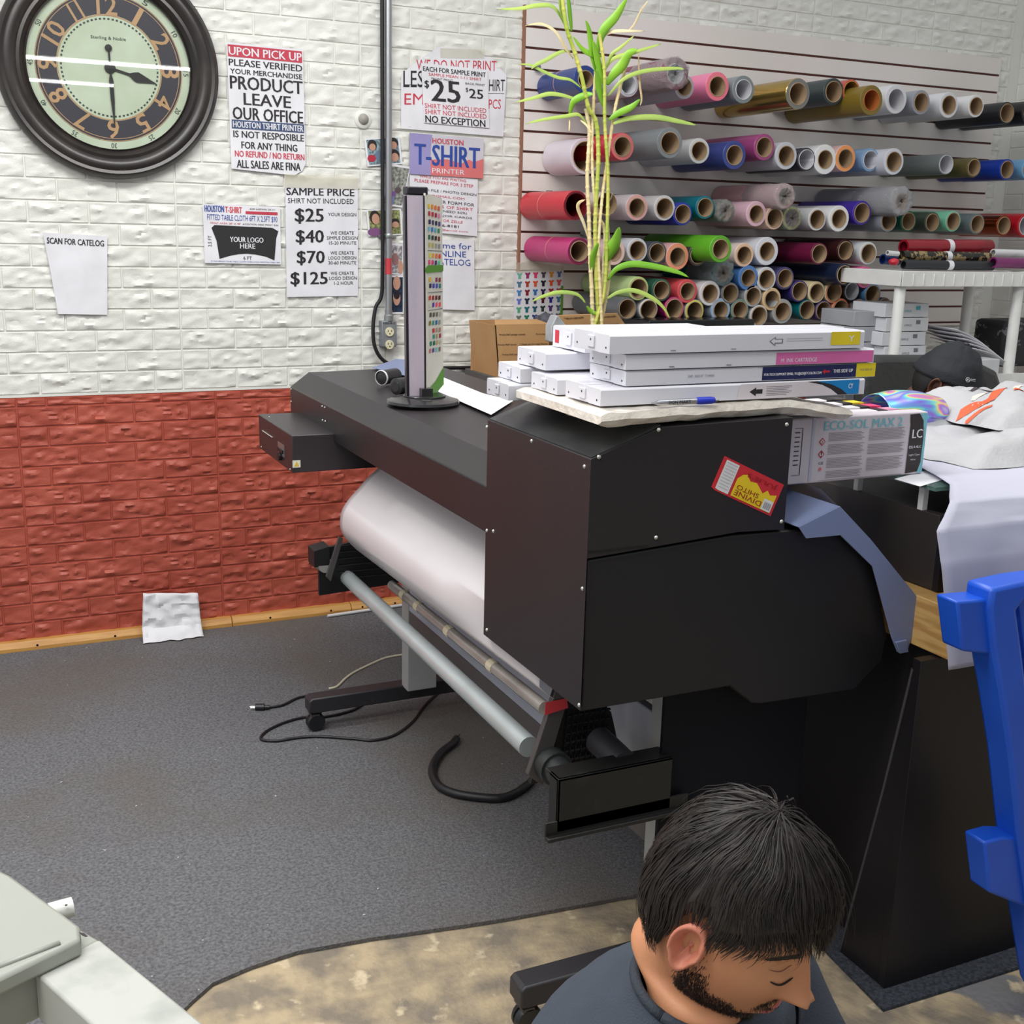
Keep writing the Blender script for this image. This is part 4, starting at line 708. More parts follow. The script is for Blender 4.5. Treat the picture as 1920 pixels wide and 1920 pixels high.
rows = [(.045, [(240, 200, 60), (240, 150, 50), (236, 120, 50), (220, 90, 60)]), (.08, [(190, 30, 60), (190, 30, 60), (170, 30, 70), (236, 130, 190)]), (.118, [(40, 30, 90), (50, 50, 120), (30, 30, 60), (70, 60, 150)]), (.152, [(120, 190, 230), (60, 130, 200), (80, 180, 210), (20, 140, 100)]), (.19, [(20, 110, 80), (10, 50, 50), (50, 30, 30), (130, 50, 40)]), (.226, [(200, 190, 110), (190, 180, 100), (160, 160, 160), (150, 150, 160)]),
 (.275, [(235, 220, 80), (245, 170, 60), (250, 120, 70), (235, 70, 50)]), (.308, [(240, 70, 130), (230, 50, 120), (60, 40, 130), (80, 210, 150)]), (.39, [(240, 190, 50), (226, 222, 210), (150, 40, 80), (140, 40, 60)]), (.42, [(30, 20, 70), (60, 60, 180), (50, 80, 200), (40, 130, 130)]), (.478, [(220, 60, 40), (150, 30, 40), (120, 30, 40), (90, 30, 30)]), (.512, [(226, 222, 210), (70, 60, 160), (250, 80, 130), (250, 80, 100)]),
 (.56, [(90, 80, 70), (90, 90, 80), (120, 120, 100), (190, 190, 180)]), (.6, [(130, 125, 50), (60, 150, 120), (40, 110, 170), (150, 160, 150)]), (.638, [(226, 222, 210), (200, 50, 60), (180, 150, 130), (180, 140, 120)]), (.668, [(226, 222, 210), (60, 150, 130), (180, 160, 110), (170, 50, 90)]), (.70, [(20, 130, 100), (0, 120, 90), (190, 170, 120), (200, 190, 170)]), (.735, [(200, 130, 140), (90, 80, 140), (120, 200, 190), (140, 110, 110)])]
ms = []; m = MB()
for v, cs_ in rows:
    for i, c_ in enumerate(cs_):
        ms.append(mat('swatch %d %d %d' % c_, c_, .4)); u = .12+i*.19+(v*7 % 1)*.06
        m.add([pgP(u, v, .0008), pgP(u, v+.021, .0008), pgP(u+.13, v+.021-.003, .0008), pgP(u+.13, v-.003, .0008)], [(0, 1, 2, 3)], len(ms)-1)
m.build('colour_chip', ms, pgo)
m = MB()
for v in (.255, .355, .455, .54): m.add([pgP(.1, v+.006, .0008), pgP(.1, v+.009, .0008), pgP(.95, v+.004, .0008), pgP(.95, v, .0008)], [(0, 1, 2, 3)])
m.build('print_line', GRY, pgo)
m = MB(); m.add([pgP(-.08, .352, .0012), pgP(-.02, .37, .0014), pgP(1.02, .355, .0012), pgP(1.02, .325, .0012), pgP(.1, .332, .0012)], [(0, 1, 2, 3, 4)])
m.add([pgP(0, .935, .0012), pgP(0, .998, .0012), pgP(1, .93, .0012), pgP(1, .84, .0012), pgP(.5, .90, .0012)], [(0, 1, 2, 3, 4)]); m.build('green_tape', mat('green tape', (0, 0, 0)), pgo)
# two black film canisters behind the tower
for k, (px, py, ln) in enumerate(((738, 741, .10), (712, 722, .075))):
    q = Z(px, py, 1.056); rr = .023 if k == 0 else .021
    o = MB(); c_ = Vector((q.x+.005, q.y, q.z+rr)); o.lathe([(0, 0), (rr*.75, 0), (rr, .003), (rr, ln), (0, ln)], c_, (.9, .45, 0) if k == 0 else (.8, .6, 0), 24)
    r = thing('tape_spool', (c_.x, c_.y, 1.056), ['black cylindrical spool lying right behind the swatch tower', 'smaller black spool with a white rim, further left behind the tower'][k], 'spool')
    o.build('drum', mat('spool black', (38, 38, 40), .35), r, smooth=40)
    o = MB(); o.lathe([(rr*.95, -.002), (rr*1.05, -.001), (rr*1.05, .003), (rr, .003)] if k else [(0, -.001), (rr*.6, -.001), (rr*.62, 0)], c_, (.8, .6, 0) if k else (.9, .45, 0), 24); o.build('rim', mat('spool rim white', (210, 210, 212), .4) if k else mat('spool black', (0, 0, 0)), r, smooth=40)
# white paper on the back of the printer top
m = MB(); pp = [Z(*q, 1.0575) for q in ((822, 700), (836, 712), (905, 745), (985, 752), (952, 758), (919, 778), (800, 738), (815, 712))]
m.prism([Z(*q, 1.0585) for q in ((826, 706), (822, 735), (921, 778), (962, 752), (905, 738), (850, 716))], (0, 0, .0012)); tag(m.build('paper_sheet', WHITE), 'large white paper sheet lying across the back of the printer top', 'paper')
q0 = Z(698, 690, 1.058)
m = MB(); m.prism([Z(*q, 1.0585) for q in ((698, 690), (742, 674), (800, 678), (812, 700), (760, 705))], (0, 0, .002)); tag(m.build('blue_plate', M_TRAY, bev=.0005), 'blue grey metal plate on the far corner of the printer top', 'plate')
# hidden work bench behind with boxes
bt = thing('work_bench', (2.45, -.38, 0), 'work bench along the wall carrying the cardboard boxes', 'bench')
m = MB(); m.box((1.78, -.62, .93), (3.0, -.05, .965)); m.build('top', mat('bench top', (90, 88, 86), .6), bt, bev=.003)
for x in (1.81, 2.95):
    for y in (-.59, -.09): m = MB(); m.box((x-.02, y-.02, .011), (x+.02, y+.02, .93)); m.build('leg', mat('bench leg', (60, 60, 62), .5), bt)
M_KRAFT = mat('kraft cardboard', (186, 145, 98), .75, rgb2=(176, 134, 88), cscale=5)
def box_print(sh, nm, par, lines):
    m = MB()
    for t, u0, u1, v0, v1 in lines: sh.text(m, t, u0, u1, v0, v1, .001, bold=.01)
    m.build('lettering', mat('kraft print', (70, 48, 38), .7), par)
y = -.36; a = Y(928, 610, y); b = Y(1030, 618, y); zb = .9655
r = thing('cardboard_box', ((a.x+b.x)/2, y+.12, zb), 'open brown cardboard box with black mailing print, left one', 'box')
m = MB(); m.prism([(a.x, y, a.z), (b.x, y, a.z), (b.x-.0, y, zb), (a.x+.02, y, zb)], (0, .004, 0)); m.box((a.x+.01, y+.24, zb), (b.x, y+.244, a.z)); m.box((b.x-.004, y+.004, zb), (b.x, y+.24, a.z)); m.prism([(a.x, y, a.z), (a.x+.02, y, zb), (a.x+.02, y+.244, zb), (a.x, y+.244, a.z)], (.004, 0, 0)); m.box((a.x+.02, y, zb), (b.x, y+.24, zb+.004)); 
m.build('carton', M_KRAFT, r)
m = MB(); m.prism([(a.x, y, a.z), (b.x, y, a.z), (b.x-.02, y+.07, a.z+.012), (a.x+.03, y+.07, a.z+.012)], (0, 0, .003)); m.build('flap', M_KRAFT, r)
sh = Sheet((a.x, y-.0005, a.z), (b.x, y-.0005, a.z), (a.x, y-.0005, zb))
box_print(sh, '', r, [('Priority Mail* package required', .08, .55, .16, .2), ('Priority M', .75, .98, .16, .2), ('Priority Mail* Service', .06, .4, .35, .39), ('* Thank you for using Priority', .45, .98, .35, .39), ('Priority Mail* package required', .14, .62, .54, .58), ('Priority M', .78, .98, .54, .58), ('Priority Mail* Service', .1, .44, .73, .77), ('* Thank you', .6, .9, .73, .77)])
# second box with raised flap
y = -.50; P4 = [Y(*q, y) for q in ((1047, 592), (1158, 588), (1186, 628), (1084, 635))]
r = thing('cardboard_box', (P4[2].x-.1, y+.14, zb), 'brown cardboard box with its printed flap tilted up behind the bamboo', 'box')
zt_ = 1.10
m = MB(); m.box((P4[3].x-.01, y+.02, zb), (P4[2].x, y+.30, zt_)); m.build('carton', M_KRAFT, r, bev=.002)
m = MB(); m.prism(P4, (0, .006, .002)); fl = m.build('flap', M_KRAFT, r)
sh = Sheet(P4[0]+Vector((0, -.001, 0)), P4[1]+Vector((0, -.001, 0)), P4[0]+(P4[3]-P4[0])+Vector((0, -.001, 0)))
m = MB()
for v, us in ((.08, (.05, .6)), (.42, (.12, .55)), (.75, (.05, .5))):
    for u in us: sh.text(m, '* Thank you for using Priority Mail', u, u+.33, v, v+.1, .001, bold=.01, dv=-.02)
m.build('lettering', mat('kraft print', (0, 0, 0)), fl)
# crumpled grey bag and dark bin on the bench
def blob(name, c, sc, mt, label, cat, f=3, amp=.25, n=24, grp=None, sd=0, par=None):
    m = MB(); vs = []
    k = n//2; c = Vector(c)
    for i in range(k+1):
        a = PI*i/k
        for j in range(n):
            d = Vector((math.sin(a)*math.cos(2*PI*j/n), math.sin(a)*math.sin(2*PI*j/n), math.cos(a))); q = 1+amp*noise.noise(d*f+Vector((sd, sd, 0)))+amp*.5*noise.noise(d*f*2.7+Vector((sd, 3, 0)))
            vs.append(c+Vector((d.x*sc[0]*q, d.y*sc[1]*q, max(d.z*sc[2]*q, -sc[2]))))
    m.add(vs, [(i*n+j, (i+1)*n+j, (i+1)*n+(j+1) % n, i*n+(j+1) % n) for i in range(k) for j in range(n)])
    o = m.build(name, mt, par, smooth=True)
    return tag(o, label, cat, grp) if par is None else o
q = Y(1022, 600, -.24); blob('crumpled_bag', (q.x, q.y, q.z-.005), (.04, .04, .03), mat('dark grey cloth', (98, 98, 108), .7, rgb2=(60, 60, 70), cscale=30), 'dark grey crumpled cloth sticking out of the left cardboard box', 'cloth', 4, .4)
q = Y(985, 612, -.24); blob('tissue_paper', (q.x, q.y, q.z-.012), (.06, .05, .022), WHITE, 'white crumpled tissue inside the left cardboard box', 'tissue', 4, .4)
# grey funnel shaped plastic bag between the boxes
y = -.56; r_ = MB(); r_.prism([Y(*q, y) for q in ((1034, 612), (1044, 591), (1048, 592), (1078, 634), (1082, 640), (1033, 642))], (0, .05, 0)); r = tag(r_.build('plastic_pouch', mat('frosted grey plastic', (176, 180, 184), .3, rgb2=(150, 154, 158), cscale=12, bump=.3, bscale=20), bev=.004), 'frosted grey plastic pouch with a red and white spout between the boxes', 'pouch')
q = Y(1043, 594, y+.02); m = MB(); m.tube([(q.x, y+.02, q.z-.005), (q.x, y+.02, q.z+.005)], .008, 12); m.build('cap', IRD, r)
# dark tray under the roll pile
a = Y(1212, 600, -.5); b = Y(1370, 600, -.5)
m = MB(); m.box((a.x, -.52, .9655), (b.x+.1, -.16, a.z)); tag(m.build('storage_tray', mat('black glossy tray', (24, 26, 30), .25), bev=.004), 'black storage tray on the bench under the pile of rolls', 'tray')
# ================================================================ BAMBOO
PB = -.66
def BP(px, py, dy=0): return Y(px, py, PB+dy)
r = thing('lucky_bamboo', (BP(1115, 640).x, PB, .9655), 'tall lucky bamboo with bare yellowing canes and green leaves behind the cartridges', 'plant')
M_CANE = mat('pale bamboo cane', (238, 224, 178), .55, rgb2=(222, 200, 140), cscale=30, aniso=(1, 1, .4)); M_CANEG = mat('green bamboo cane', (168, 190, 72), .5, rgb2=(214, 208, 110), cscale=14)
M_LEAF = mat('green leaf', (146, 200, 56), .4, rgb2=(122, 184, 52), cscale=6); M_LEAF2 = mat('pale leaf', (184, 206, 100), .45, rgb2=(160, 190, 96), cscale=6); M_DRY = mat('dry cream leaf', (236, 222, 182), .6, rgb2=(224, 200, 150), cscale=12)
q = BP(1118, 640); m = MB(); m.lathe([(.0, 0), (.045, 0), (.05, .1), (.048, .1), (.044, .004), (0, .004)], (q.x, PB, .9655), (0, 0, 1), 24); m.build('vase', mat('dark vase', (60, 62, 66), .3), r, smooth=40)
def cane(pts, r0, r1, mt, dys=(0, 0), nod=.028):
    P_ = []
    for i, p in enumerate(pts):
        t = i/(len(pts)-1); P_.append(BP(p[0], p[1], dys[0]*(1-t)+dys[1]*t))
    S_ = smoothpts(P_, 5); L = 0; rr = []; out = []
    for i in range(len(S_)-1):
        n = max(1, int((S_[i+1]-S_[i]).length/.004))
        for k in range(n): out.append(S_[i].lerp(S_[i+1], k/n))
    for i, p in enumerate(out):
        if i: L += (p-out[i-1]).length
        t = i/len(out); f = abs(((L/nod) % 1)-.5); rr.append(1.3*(r0*(1-t)+r1*t)*(1+(.28 if f > .44 else 0)))
    m = MB(); m.tube(out, rr, 8); m.build('cane', mt, r, smooth=60)
cane([(1112, 645), (1110, 560), (1106, 480), (1104, 400), (1101, 330), (1105, 250), (1098, 200)], .0055, .005, M_CANE, (0, .01))
cane([(1125, 645), (1118, 520), (1116, 420), (1120, 340), (1122, 290), (1118, 230), (1103, 200), (1092, 150), (1078, 100), (1062, 50), (1052, -20)], .006, .0052, M_CANEG, (.01, -.03))
cane([(1130, 645), (1126, 560), (1122, 470), (1128, 380), (1136, 320), (1152, 210), (1172, 130), (1180, 95)], .0045, .0042, M_CANE, (-.01, .02))
cane([(1103, 645), (1121, 590), (1134, 540), (1138, 440), (1140, 330), (1134, 230), (1133, 130), (1123, 60)], .005, .0045, M_CANEG, (0, -.02))
cane([(1108, 645), (1124, 600), (1131, 500), (1133, 430), (1117, 390), (1110, 300), (1112, 220), (1116, 140), (1120, 110)], .0042, .004, M_CANE, (.02, .0))
cane([(1120, 640), (1140, 540), (1142, 480), (1138, 400)], .0042, .004, M_CANE, (.02, .01))
def leaf(pts, w, mt, dy=0, dye=-.03):
    P_ = [BP(p[0], p[1], dy+(dye-dy)*i/(len(pts)-1)) for i, p in enumerate(pts)]; S_ = smoothpts(P_, 5); n = len(S_)
    m = MB(); vs = []
    for i, p in enumerate(S_):
        t = i/(n-1); wd = 1.45*w*(math.sin(PI*min(1, t*.9+.08))**.8)*(1 if t < .95 else .4); tg = (S_[min(i+1, n-1)]-S_[max(i-1, 0)]).normalized(); sd = tg.cross(Vector((.1, -1, .25))).normalized()
        vs += [p-sd*wd, p+Vector((0, .0012, -.0008))*1.5, p+sd*wd]
    m.add(vs, [(i*3+k, i*3+k+1, i*3+k+4, i*3+k+3) for i in range(n-1) for k in (0, 1)]); m.build('leaf', mt, r, smooth=True, solid=.0004)
leaf([(1119, 105), (1130, 60), (1155, 30), (1176, -4)], .011, M_LEAF); leaf([(1124, 150), (1112, 110), (1105, 60), (1098, 38)], .008, M_LEAF); leaf([(1135, 165), (1122, 120), (1112, 75)], .010, M_LEAF)
leaf([(1138, 158), (1150, 140), (1168, 120), (1180, 100), (1196, 92)], .012, M_LEAF); leaf([(1132, 200), (1122, 160), (1118, 130)], .010, M_LEAF); leaf([(1128, 105), (1110, 102), (1092, 92), (1074, 68)], .007, M_LEAF)
leaf([(1070, 96), (1050, 98), (1025, 112), (1004, 122), (996, 130)], .0045, M_LEAF2); leaf([(1090, 165), (1070, 150), (1045, 145), (1015, 132), (995, 122), (972, 120)], .004, M_LEAF2)
leaf([(1090, 190), (1060, 180), (1030, 176), (1000, 184), (965, 192)], .005, M_LEAF2); leaf([(1068, 215), (1076, 190), (1098, 178), (1112, 176)], .008, M_LEAF); leaf([(1100, 232), (1085, 215), (1060, 218), (1020, 224), (985, 232)], .0045, M_LEAF2)
leaf([(1142, 225), (1160, 212), (1185, 200), (1200, 186)], .008, M_LEAF); leaf([(1150, 232), (1180, 222), (1230, 220), (1275, 228), (1308, 235)], .007, M_LEAF2); leaf([(1140, 180), (1170, 148), (1210, 133), (1265, 128), (1284, 130)], .005, M_LEAF2)
leaf([(1135, 130), (1150, 110), (1190, 98), (1240, 82)], .005, M_LEAF2); leaf([(1132, 140), (1145, 105), (1165, 88), (1190, 66)], .004, M_LEAF2); leaf([(1075, 110), (1060, 90), (1042, 60), (1015, 45), (985, 48)], .004, M_DRY); leaf([(1066, 60), (1040, 15), (1010, 10), (975, 16), (932, 17)], .005, M_LEAF2)
leaf([(1066, 60), (1054, 20), (1050, -20)], .008, M_LEAF2); leaf([(1072, 60), (1068, 20), (1064, -20)], .006, M_LEAF); leaf([(1136, 490), (1145, 470), (1155, 450), (1161, 426)], .016, M_LEAF); leaf([(1110, 510), (1112, 480), (1122, 455)], .009, M_LEAF); leaf([(1140, 525), (1155, 505), (1185, 495), (1230, 500), (1270, 510), (1292, 520)], .008, M_LEAF)
leaf([(1138, 560), (1160, 548), (1190, 545), (1225, 560), (1245, 578), (1256, 598)], .006, M_LEAF2); leaf([(1098, 568), (1082, 552), (1050, 548), (1020, 555), (995, 566)], .005, M_LEAF2); leaf([(1122, 590), (1106, 582), (1100, 574)], .006, M_LEAF)
leaf([(1125, 75), (1140, 62), (1160, 58), (1180, 58), (1210, 58)], .004, M_DRY); leaf([(1178, 58), (1190, 45), (1202, 20), (1216, 0)], .003, M_DRY); leaf([(1197, 95), (1199, 150), (1203, 185), (1200, 198)], .003, M_DRY, dye=0); leaf([(1104, 450), (1095, 420), (1084, 392), (1086, 380), (1098, 374)], .005, M_DRY, dye=0); leaf([(1140, 380), (1146, 370), (1148, 362)], .003, M_DRY); leaf([(1088, 225), (1100, 235), (1110, 250)], .003, M_DRY); leaf([(1068, 215), (1068, 232), (1067, 246)], .002, M_DRY)
# ================================================================ COUNTER AND TABLE ON THE RIGHT
M_LAM = mat('black laminate', (22, 20, 24), .42, rgb2=(18, 16, 20), cscale=2, spec=.4); M_LAMB = mat('dark brown laminate', (50, 44, 42), .45, rgb2=(44, 39, 37), cscale=3)
ct = thing('counter', (2.2, -2.4, .008), 'black laminate counter with a slanted end panel standing on the carpet strip', 'counter')
m = MB(); m.box((1.605, -2.727, .009), (3.0, -2.705, .722)); m.build('front_panel', M_LAM, ct, bev=.001)
m = MB(); m.prism([(1.606, -2.705, .009), (1.606, -2.590, .009), (1.606, -2.600, .12), (1.606, -2.664, .426), (1.606, -2.70, .60), (1.606, -2.705, .66)], (.018, 0, 0)); m.build('end_gusset', M_LAM, ct, bev=.001)
m = MB(); m.tube([(1.607, -2.590, .012), (1.607, -2.664, .426), (1.607, -2.706, .70)], .0035, 8); m.build('gusset_edge', mat('edge band grey', (58, 58, 62), .4), ct)
m = MB(); m.box((1.675, -2.70, .009), (1.70, -2.17, .722)); m.build('side_panel', M_LAM, ct)
m = MB(); m.box((1.70, -2.19, .009), (3.0, -2.17, .722)); m.build('back_panel', M_LAM, ct)
# worktop with an oak end, wrapped by white paper
m = MB(); m.box((1.652, -2.757, .725), (3.0, -2.14, .826)); tag(m.build('worktop', mat('oak laminate', (196, 158, 98), .5, rgb2=(172, 130, 74), cscale=4, aniso=(1, 2.2, 22), lo=.4, hi=.6), bev=.0015), 'thick oak patterned worktop whose end shows beside the white paper', 'worktop')
# display unit standing on the worktop
du = thing('display_unit', (2.2, -2.3, .827), 'dark brown low display unit with a glass top raised on white posts', 'display case')
m = MB(); m.prism([(1.700, -2.640, .828), (1.690, -2.160, .828), (1.712, -2.160, .828), (1.722, -2.640, .828)], (0, 0, .152)); m.build('side_panel', M_LAMB, du, bev=.001)
m = MB(); m.box((1.70, -2.655, .828), (3.0, -2.64, .98)); m.build('front_panel', M_LAM, du)
m = MB(); m.box((1.72, -2.62, .95), (3.0, -2.10, .96)); m.build('shelf', M_LAM, du)
M_GLASS = mat('greenish glass', (120, 160, 150), .05, alpha=.35); 
M_POST = mat('post white', (222, 222, 222), .4)
for px, py in ((1606, 915), (1727, 945)):
    q = X(px, py, 1.70); m = MB(); m.box((1.697, q.y-.007, .98), (1.711, q.y+.007, 1.028)); m.build('post', M_POST, du, bev=.001)
m = MB(); m.box((1.685, -2.635, 1.028), (3.0, -2.10, 1.037)); m.build('glass_top', M_GLASS, du, bev=.001)
# white paper draped over the worktop
def drape(u, v):
    left = [(1.84, -2.30, 1.045), (1.79, -2.47, 1.043), (1.70, -2.655, 1.044), (1.620, -2.735, 1.032), (1.566, -2.765, .99), (1.575, -2.775, .93), (1.603, -2.772, .82), (1.633, -2.768, .714)]
    k = v*7; i = min(int(k), 6); t = k-i; t = t
    p = Vector(left[i]).lerp(Vector(left[i+1]), t); x = p.x+(3.0-p.x)*u
    n = .006*noise.noise(Vector((x*5, v*3, 1)))+.003*noise.noise(Vector((x*14, v*8, 4)))
    fold = .008*math.exp(-((x-1.76-.04*v)/.02)**2) if v > .55 else 0
    return Vector((x, p.y-abs(n)*1.2-fold*(1-abs(v-.8)*2), p.z+n*(.5 if v < .5 else 0)+.002))
m = MB(); m.grid(drape, 50, 70); tag(m.build('draped_paper', mat('draped white paper', (190, 190, 206), .5, rgb2=(184, 184, 200), cscale=2), smooth=True, solid=.0008), 'large white paper sheet draped over the worktop edge and hanging down', 'paper')
# ink cartons on the glass
M_ECO = mat('carton pale pink grey', (212, 204, 212), .45)
def carton(xl, xr, y, z0, h, dy, label, col, tabw=.03, full=0):
    rt = thing('ink_carton', ((xl+xr)/2, y+dy/2, z0), label, 'ink carton', 'ink cartons on the glass top')
    m = MB(); m.box((xl, y, z0), (xr, y+dy, z0+h)); m.build('carton', M_CARD if not full else M_ECO, rt, bev=.002)
    m = MB(); m.box((xr-.055, y-.0006, z0+h-.012), (xr-.03, y+dy, z0+h+.0006)); m.build('black_band', BLK, rt)
    m = MB(); m.box((xr-.03, y-.0006, z0+h-.014), (xr+.0006, y+dy+.0002, z0+h+.0008)); m.build('colour_tab', col, rt)
    return rt
zg = 1.0385
e0 = Y(1482, 903, -2.53); e1 = Y(1728, 880, -2.53); zt = Y(1735, 772, -2.53).z
rt = thing('ink_carton', ((e0.x+e1.x)/2, -2.51, zg), 'large pale carton with light blue ECO-SOL lettering, nearest of the carton row', 'ink carton', 'ink cartons on the glass top')
XE0, XE1 = 1.36, e1.x+.002
m = MB(); m.box((XE0, -2.53, zg), (XE1, -2.492, zt)); m.build('carton', M_ECO, rt, bev=.003)
sh = Sheet(Y(1482, 792, -2.5305), Y(1733, 772, -2.5305), Y(1482, 903, -2.5305)); sh = Sheet((e0.x, -2.5305, zt), (XE1, -2.5305, zt), (e0.x, -2.5305, zg))
LB = mat('print light blue', (128, 196, 208), .4); 
m = MB(); sh.poly(m, [(.94, .02), (.995, .02), (.995, .97), (.95, .985), (.975, .7), (.98, .3)], .0004); m.build('blue_edge', LB, rt)
m = MB(); sh.poly(m, [(.855, .03), (.93, .02), (.965, .14), (.975, .4), (.975, .8), (.955, .95), (.86, .97), (.865, .2)], .0006); m.build('black_band', mat('band dark brown', (52, 44, 44), .45), rt)
m = MB(); sh.text(m, 'ECO-SOL MAX 2', .21, .80, .06, .20, .0007, bold=.012); m.build('lettering', LB, rt)
m = MB(); sh.text(m, 'LC', .885, .965, .27, .41, .001, bold=.012); sh.text(m, 'ESL4-4LC', .87, .965, .53, .57, .001, bold=.01); sh.text(m, 'Light Cyan', .875, .96, .66, .70, .001); sh.text(m, '440ml', .89, .93, .74, .765, .001); m.build('lettering', WHITE, rt)
m = MB(); sh.rect(m, .125, .145, .0, .98, .0005); m.build('fold_strip', mat('fold lilac', (190, 190, 206), .4), rt)
m = MB()
for (u0, u1, v0, v1) in ((.25, .52, .24, .36), (.25, .52, .42, .58), (.25, .52, .63, .78), (.25, .52, .83, .93), (.55, .83, .22, .40), (.55, .83, .46, .61), (.55, .83, .67, .88)):
    k = v0
    while k < v1: sh.rect(m, u0, u1-.01*((int(k*97)) % 4), k, k+.011, .0005); k += .0235
sh.rect(m, .20, .83, .965, .972, .0005)
m.build('small_print', mat('print mid grey', (158, 150, 156), .5), rt)
m = MB(); 
for v in (.37, .56): sh.poly(m, [(.205, v-.065), (.182, v), (.205, v+.065), (.228, v)], .0005); 
m.build('hazard_diamond', mat('print red', (0, 0, 0)), rt)
m = MB()
for v in (.37, .56): sh.poly(m, [(.205, v-.045), (.189, v), (.205, v+.045), (.221, v)], .0007)
m.build('hazard_field', M_ECO, rt)
m = MB(); sh.text(m, 'CE', .19, .225, .68, .72, .0006); sh.text(m, 'X', .198, .212, .35, .40, .0009); sh.text(m, '!', .2, .21, .52, .6, .0009, bold=.012); sh.rect(m, .0, .06, .14, .146, .0005); sh.rect(m, .055, .06, .14, .86, .0005); sh.rect(m, .0, .06, .854, .86, .0005)
for k in range(8): sh.rect(m, .005, .04, .2+k*.07, .215+k*.07, .0005)
m.build('lettering', BLK, rt)
m = MB(); sh.poly(m, [(.205+.012*math.cos(t*.785), .79+.03*math.sin(t*.785)) for t in range(8)], .0006); m.build('red_spot', mat('print red spot', (225, 120, 120), .5), rt)
for k, (pxr, pyt, cm, nm) in enumerate(((1706, 766, ICY, 'cyan'), (1676, 757, mat('print light magenta', (230, 150, 180), .4), 'light pink'), (1643, 749, mat('print magenta', (215, 60, 110), .4), 'magenta'), (1611, 741, IYE, 'yellow'), (1581, 735, mat('print dark grey', (70, 66, 70), .4), 'dark grey'))):
    y = -2.488+k*.034; q = Y(pxr, pyt, y+.015)
    carton(1.40, q.x, y, zg, .118+k*.003, .031, 'white ink carton with %s corner tab, %s behind the big pale carton' % (nm, ('nearest', 'second', 'middle one', 'fourth', 'farthest')[k]), cm)
# open paper tray sheet sticking out under the pale carton
q = X(1648, 925, 1.69); 
m = MB(); pts = [Z(*p, 1.0372) for p in ((1640, 893), (1652, 916), (1725, 897), (1716, 884))]; m.prism([(1.66, -2.62, 1.0375-.0005), (1.66, -2.55, 1.0375), (1.80, -2.50, 1.0375), (1.80, -2.57, 1.0375)], (0, 0, .0006)); tag(m.build('folded_leaflet', WHITE), 'white folded leaflet poking out under the pale ink carton', 'leaflet')
# holographic film roll
a = Y(1640, 765, -2.24); b = Y(1752, 772, -2.24)
HOLO = bpy.data.materials.new('holographic film'); HOLO.use_nodes = True; nt = HOLO.node_tree; bs = nt.nodes['Principled BSDF']
tc = nt.nodes.new('ShaderNodeTexCoord'); wv = nt.nodes.new('ShaderNodeTexNoise'); mp = nt.nodes.new('ShaderNodeMapping'); mp.inputs['Scale'].default_value = (3, 9, 12); mp.inputs['Rotation'].default_value = (0, .5, .4); wv.inputs['Scale'].default_value = 1.2; wv.inputs['Detail'].default_value = 1; wv.inputs['Distortion'].default_value = 2.5
rp = nt.nodes.new('ShaderNodeValToRGB'); cr_ = rp.color_ramp; cr_.elements[0].position = .25; cr_.elements[1].position = .8
cols = [(.25, (190, 200, 215)), (.36, (140, 120, 235)), (.43, (110, 190, 240)), (.49, (150, 240, 220)), (.53, (240, 240, 130)), (.57, (245, 150, 190)), (.64, (150, 130, 240)), (.8, (205, 205, 212))]
cr_.elements[0].color = (*[lin(v) for v in cols[0][1]], 1); cr_.elements[1].color = (*[lin(v) for v in cols[-1][1]], 1)
for p_, c_ in cols[1:-1]: e_ = cr_.elements.new(p_); e_.color = (*[lin(v) for v in c_], 1)
nt.links.new(tc.outputs['Object'], mp.inputs[0]); nt.links.new(mp.outputs[0], wv.inputs['Vector']); nt.links.new(wv.outputs['Fac'], rp.inputs[0]); nt.links.new(rp.outputs[0], bs.inputs['Base Color']); bs.inputs['Roughness'].default_value = .25; bs.inputs['Metallic'].default_value = .45
rt = thing('holographic_roll', (a+b)/2-Vector((0, 0, .06)), 'loose roll of rainbow holographic film on the glass top', 'film roll')
d_ = (b-a); ax = d_.normalized(); u_ = Vector((0, 0, 1)); q_ = ax.cross(u_).normalized(); ORG[rt.name] = rt.location.copy()
def holo(u, v):
    t = u; R_ = .030+.026*math.sin(PI*(.25+.65*t))+.0; an = 2*PI*v*1.06
    return a+d_*t*1.02+(u_*math.cos(an)*(R_*.95)+q_*math.sin(an)*R_*1.1)*(1-.04*v)+Vector((0, 0, .004*noise.noise(Vector((t*3, v*5, 2)))-.012*(1-t)))
m = MB(); m.grid(holo, 30, 40); m.build('film', HOLO, rt, smooth=True, solid=.0006)
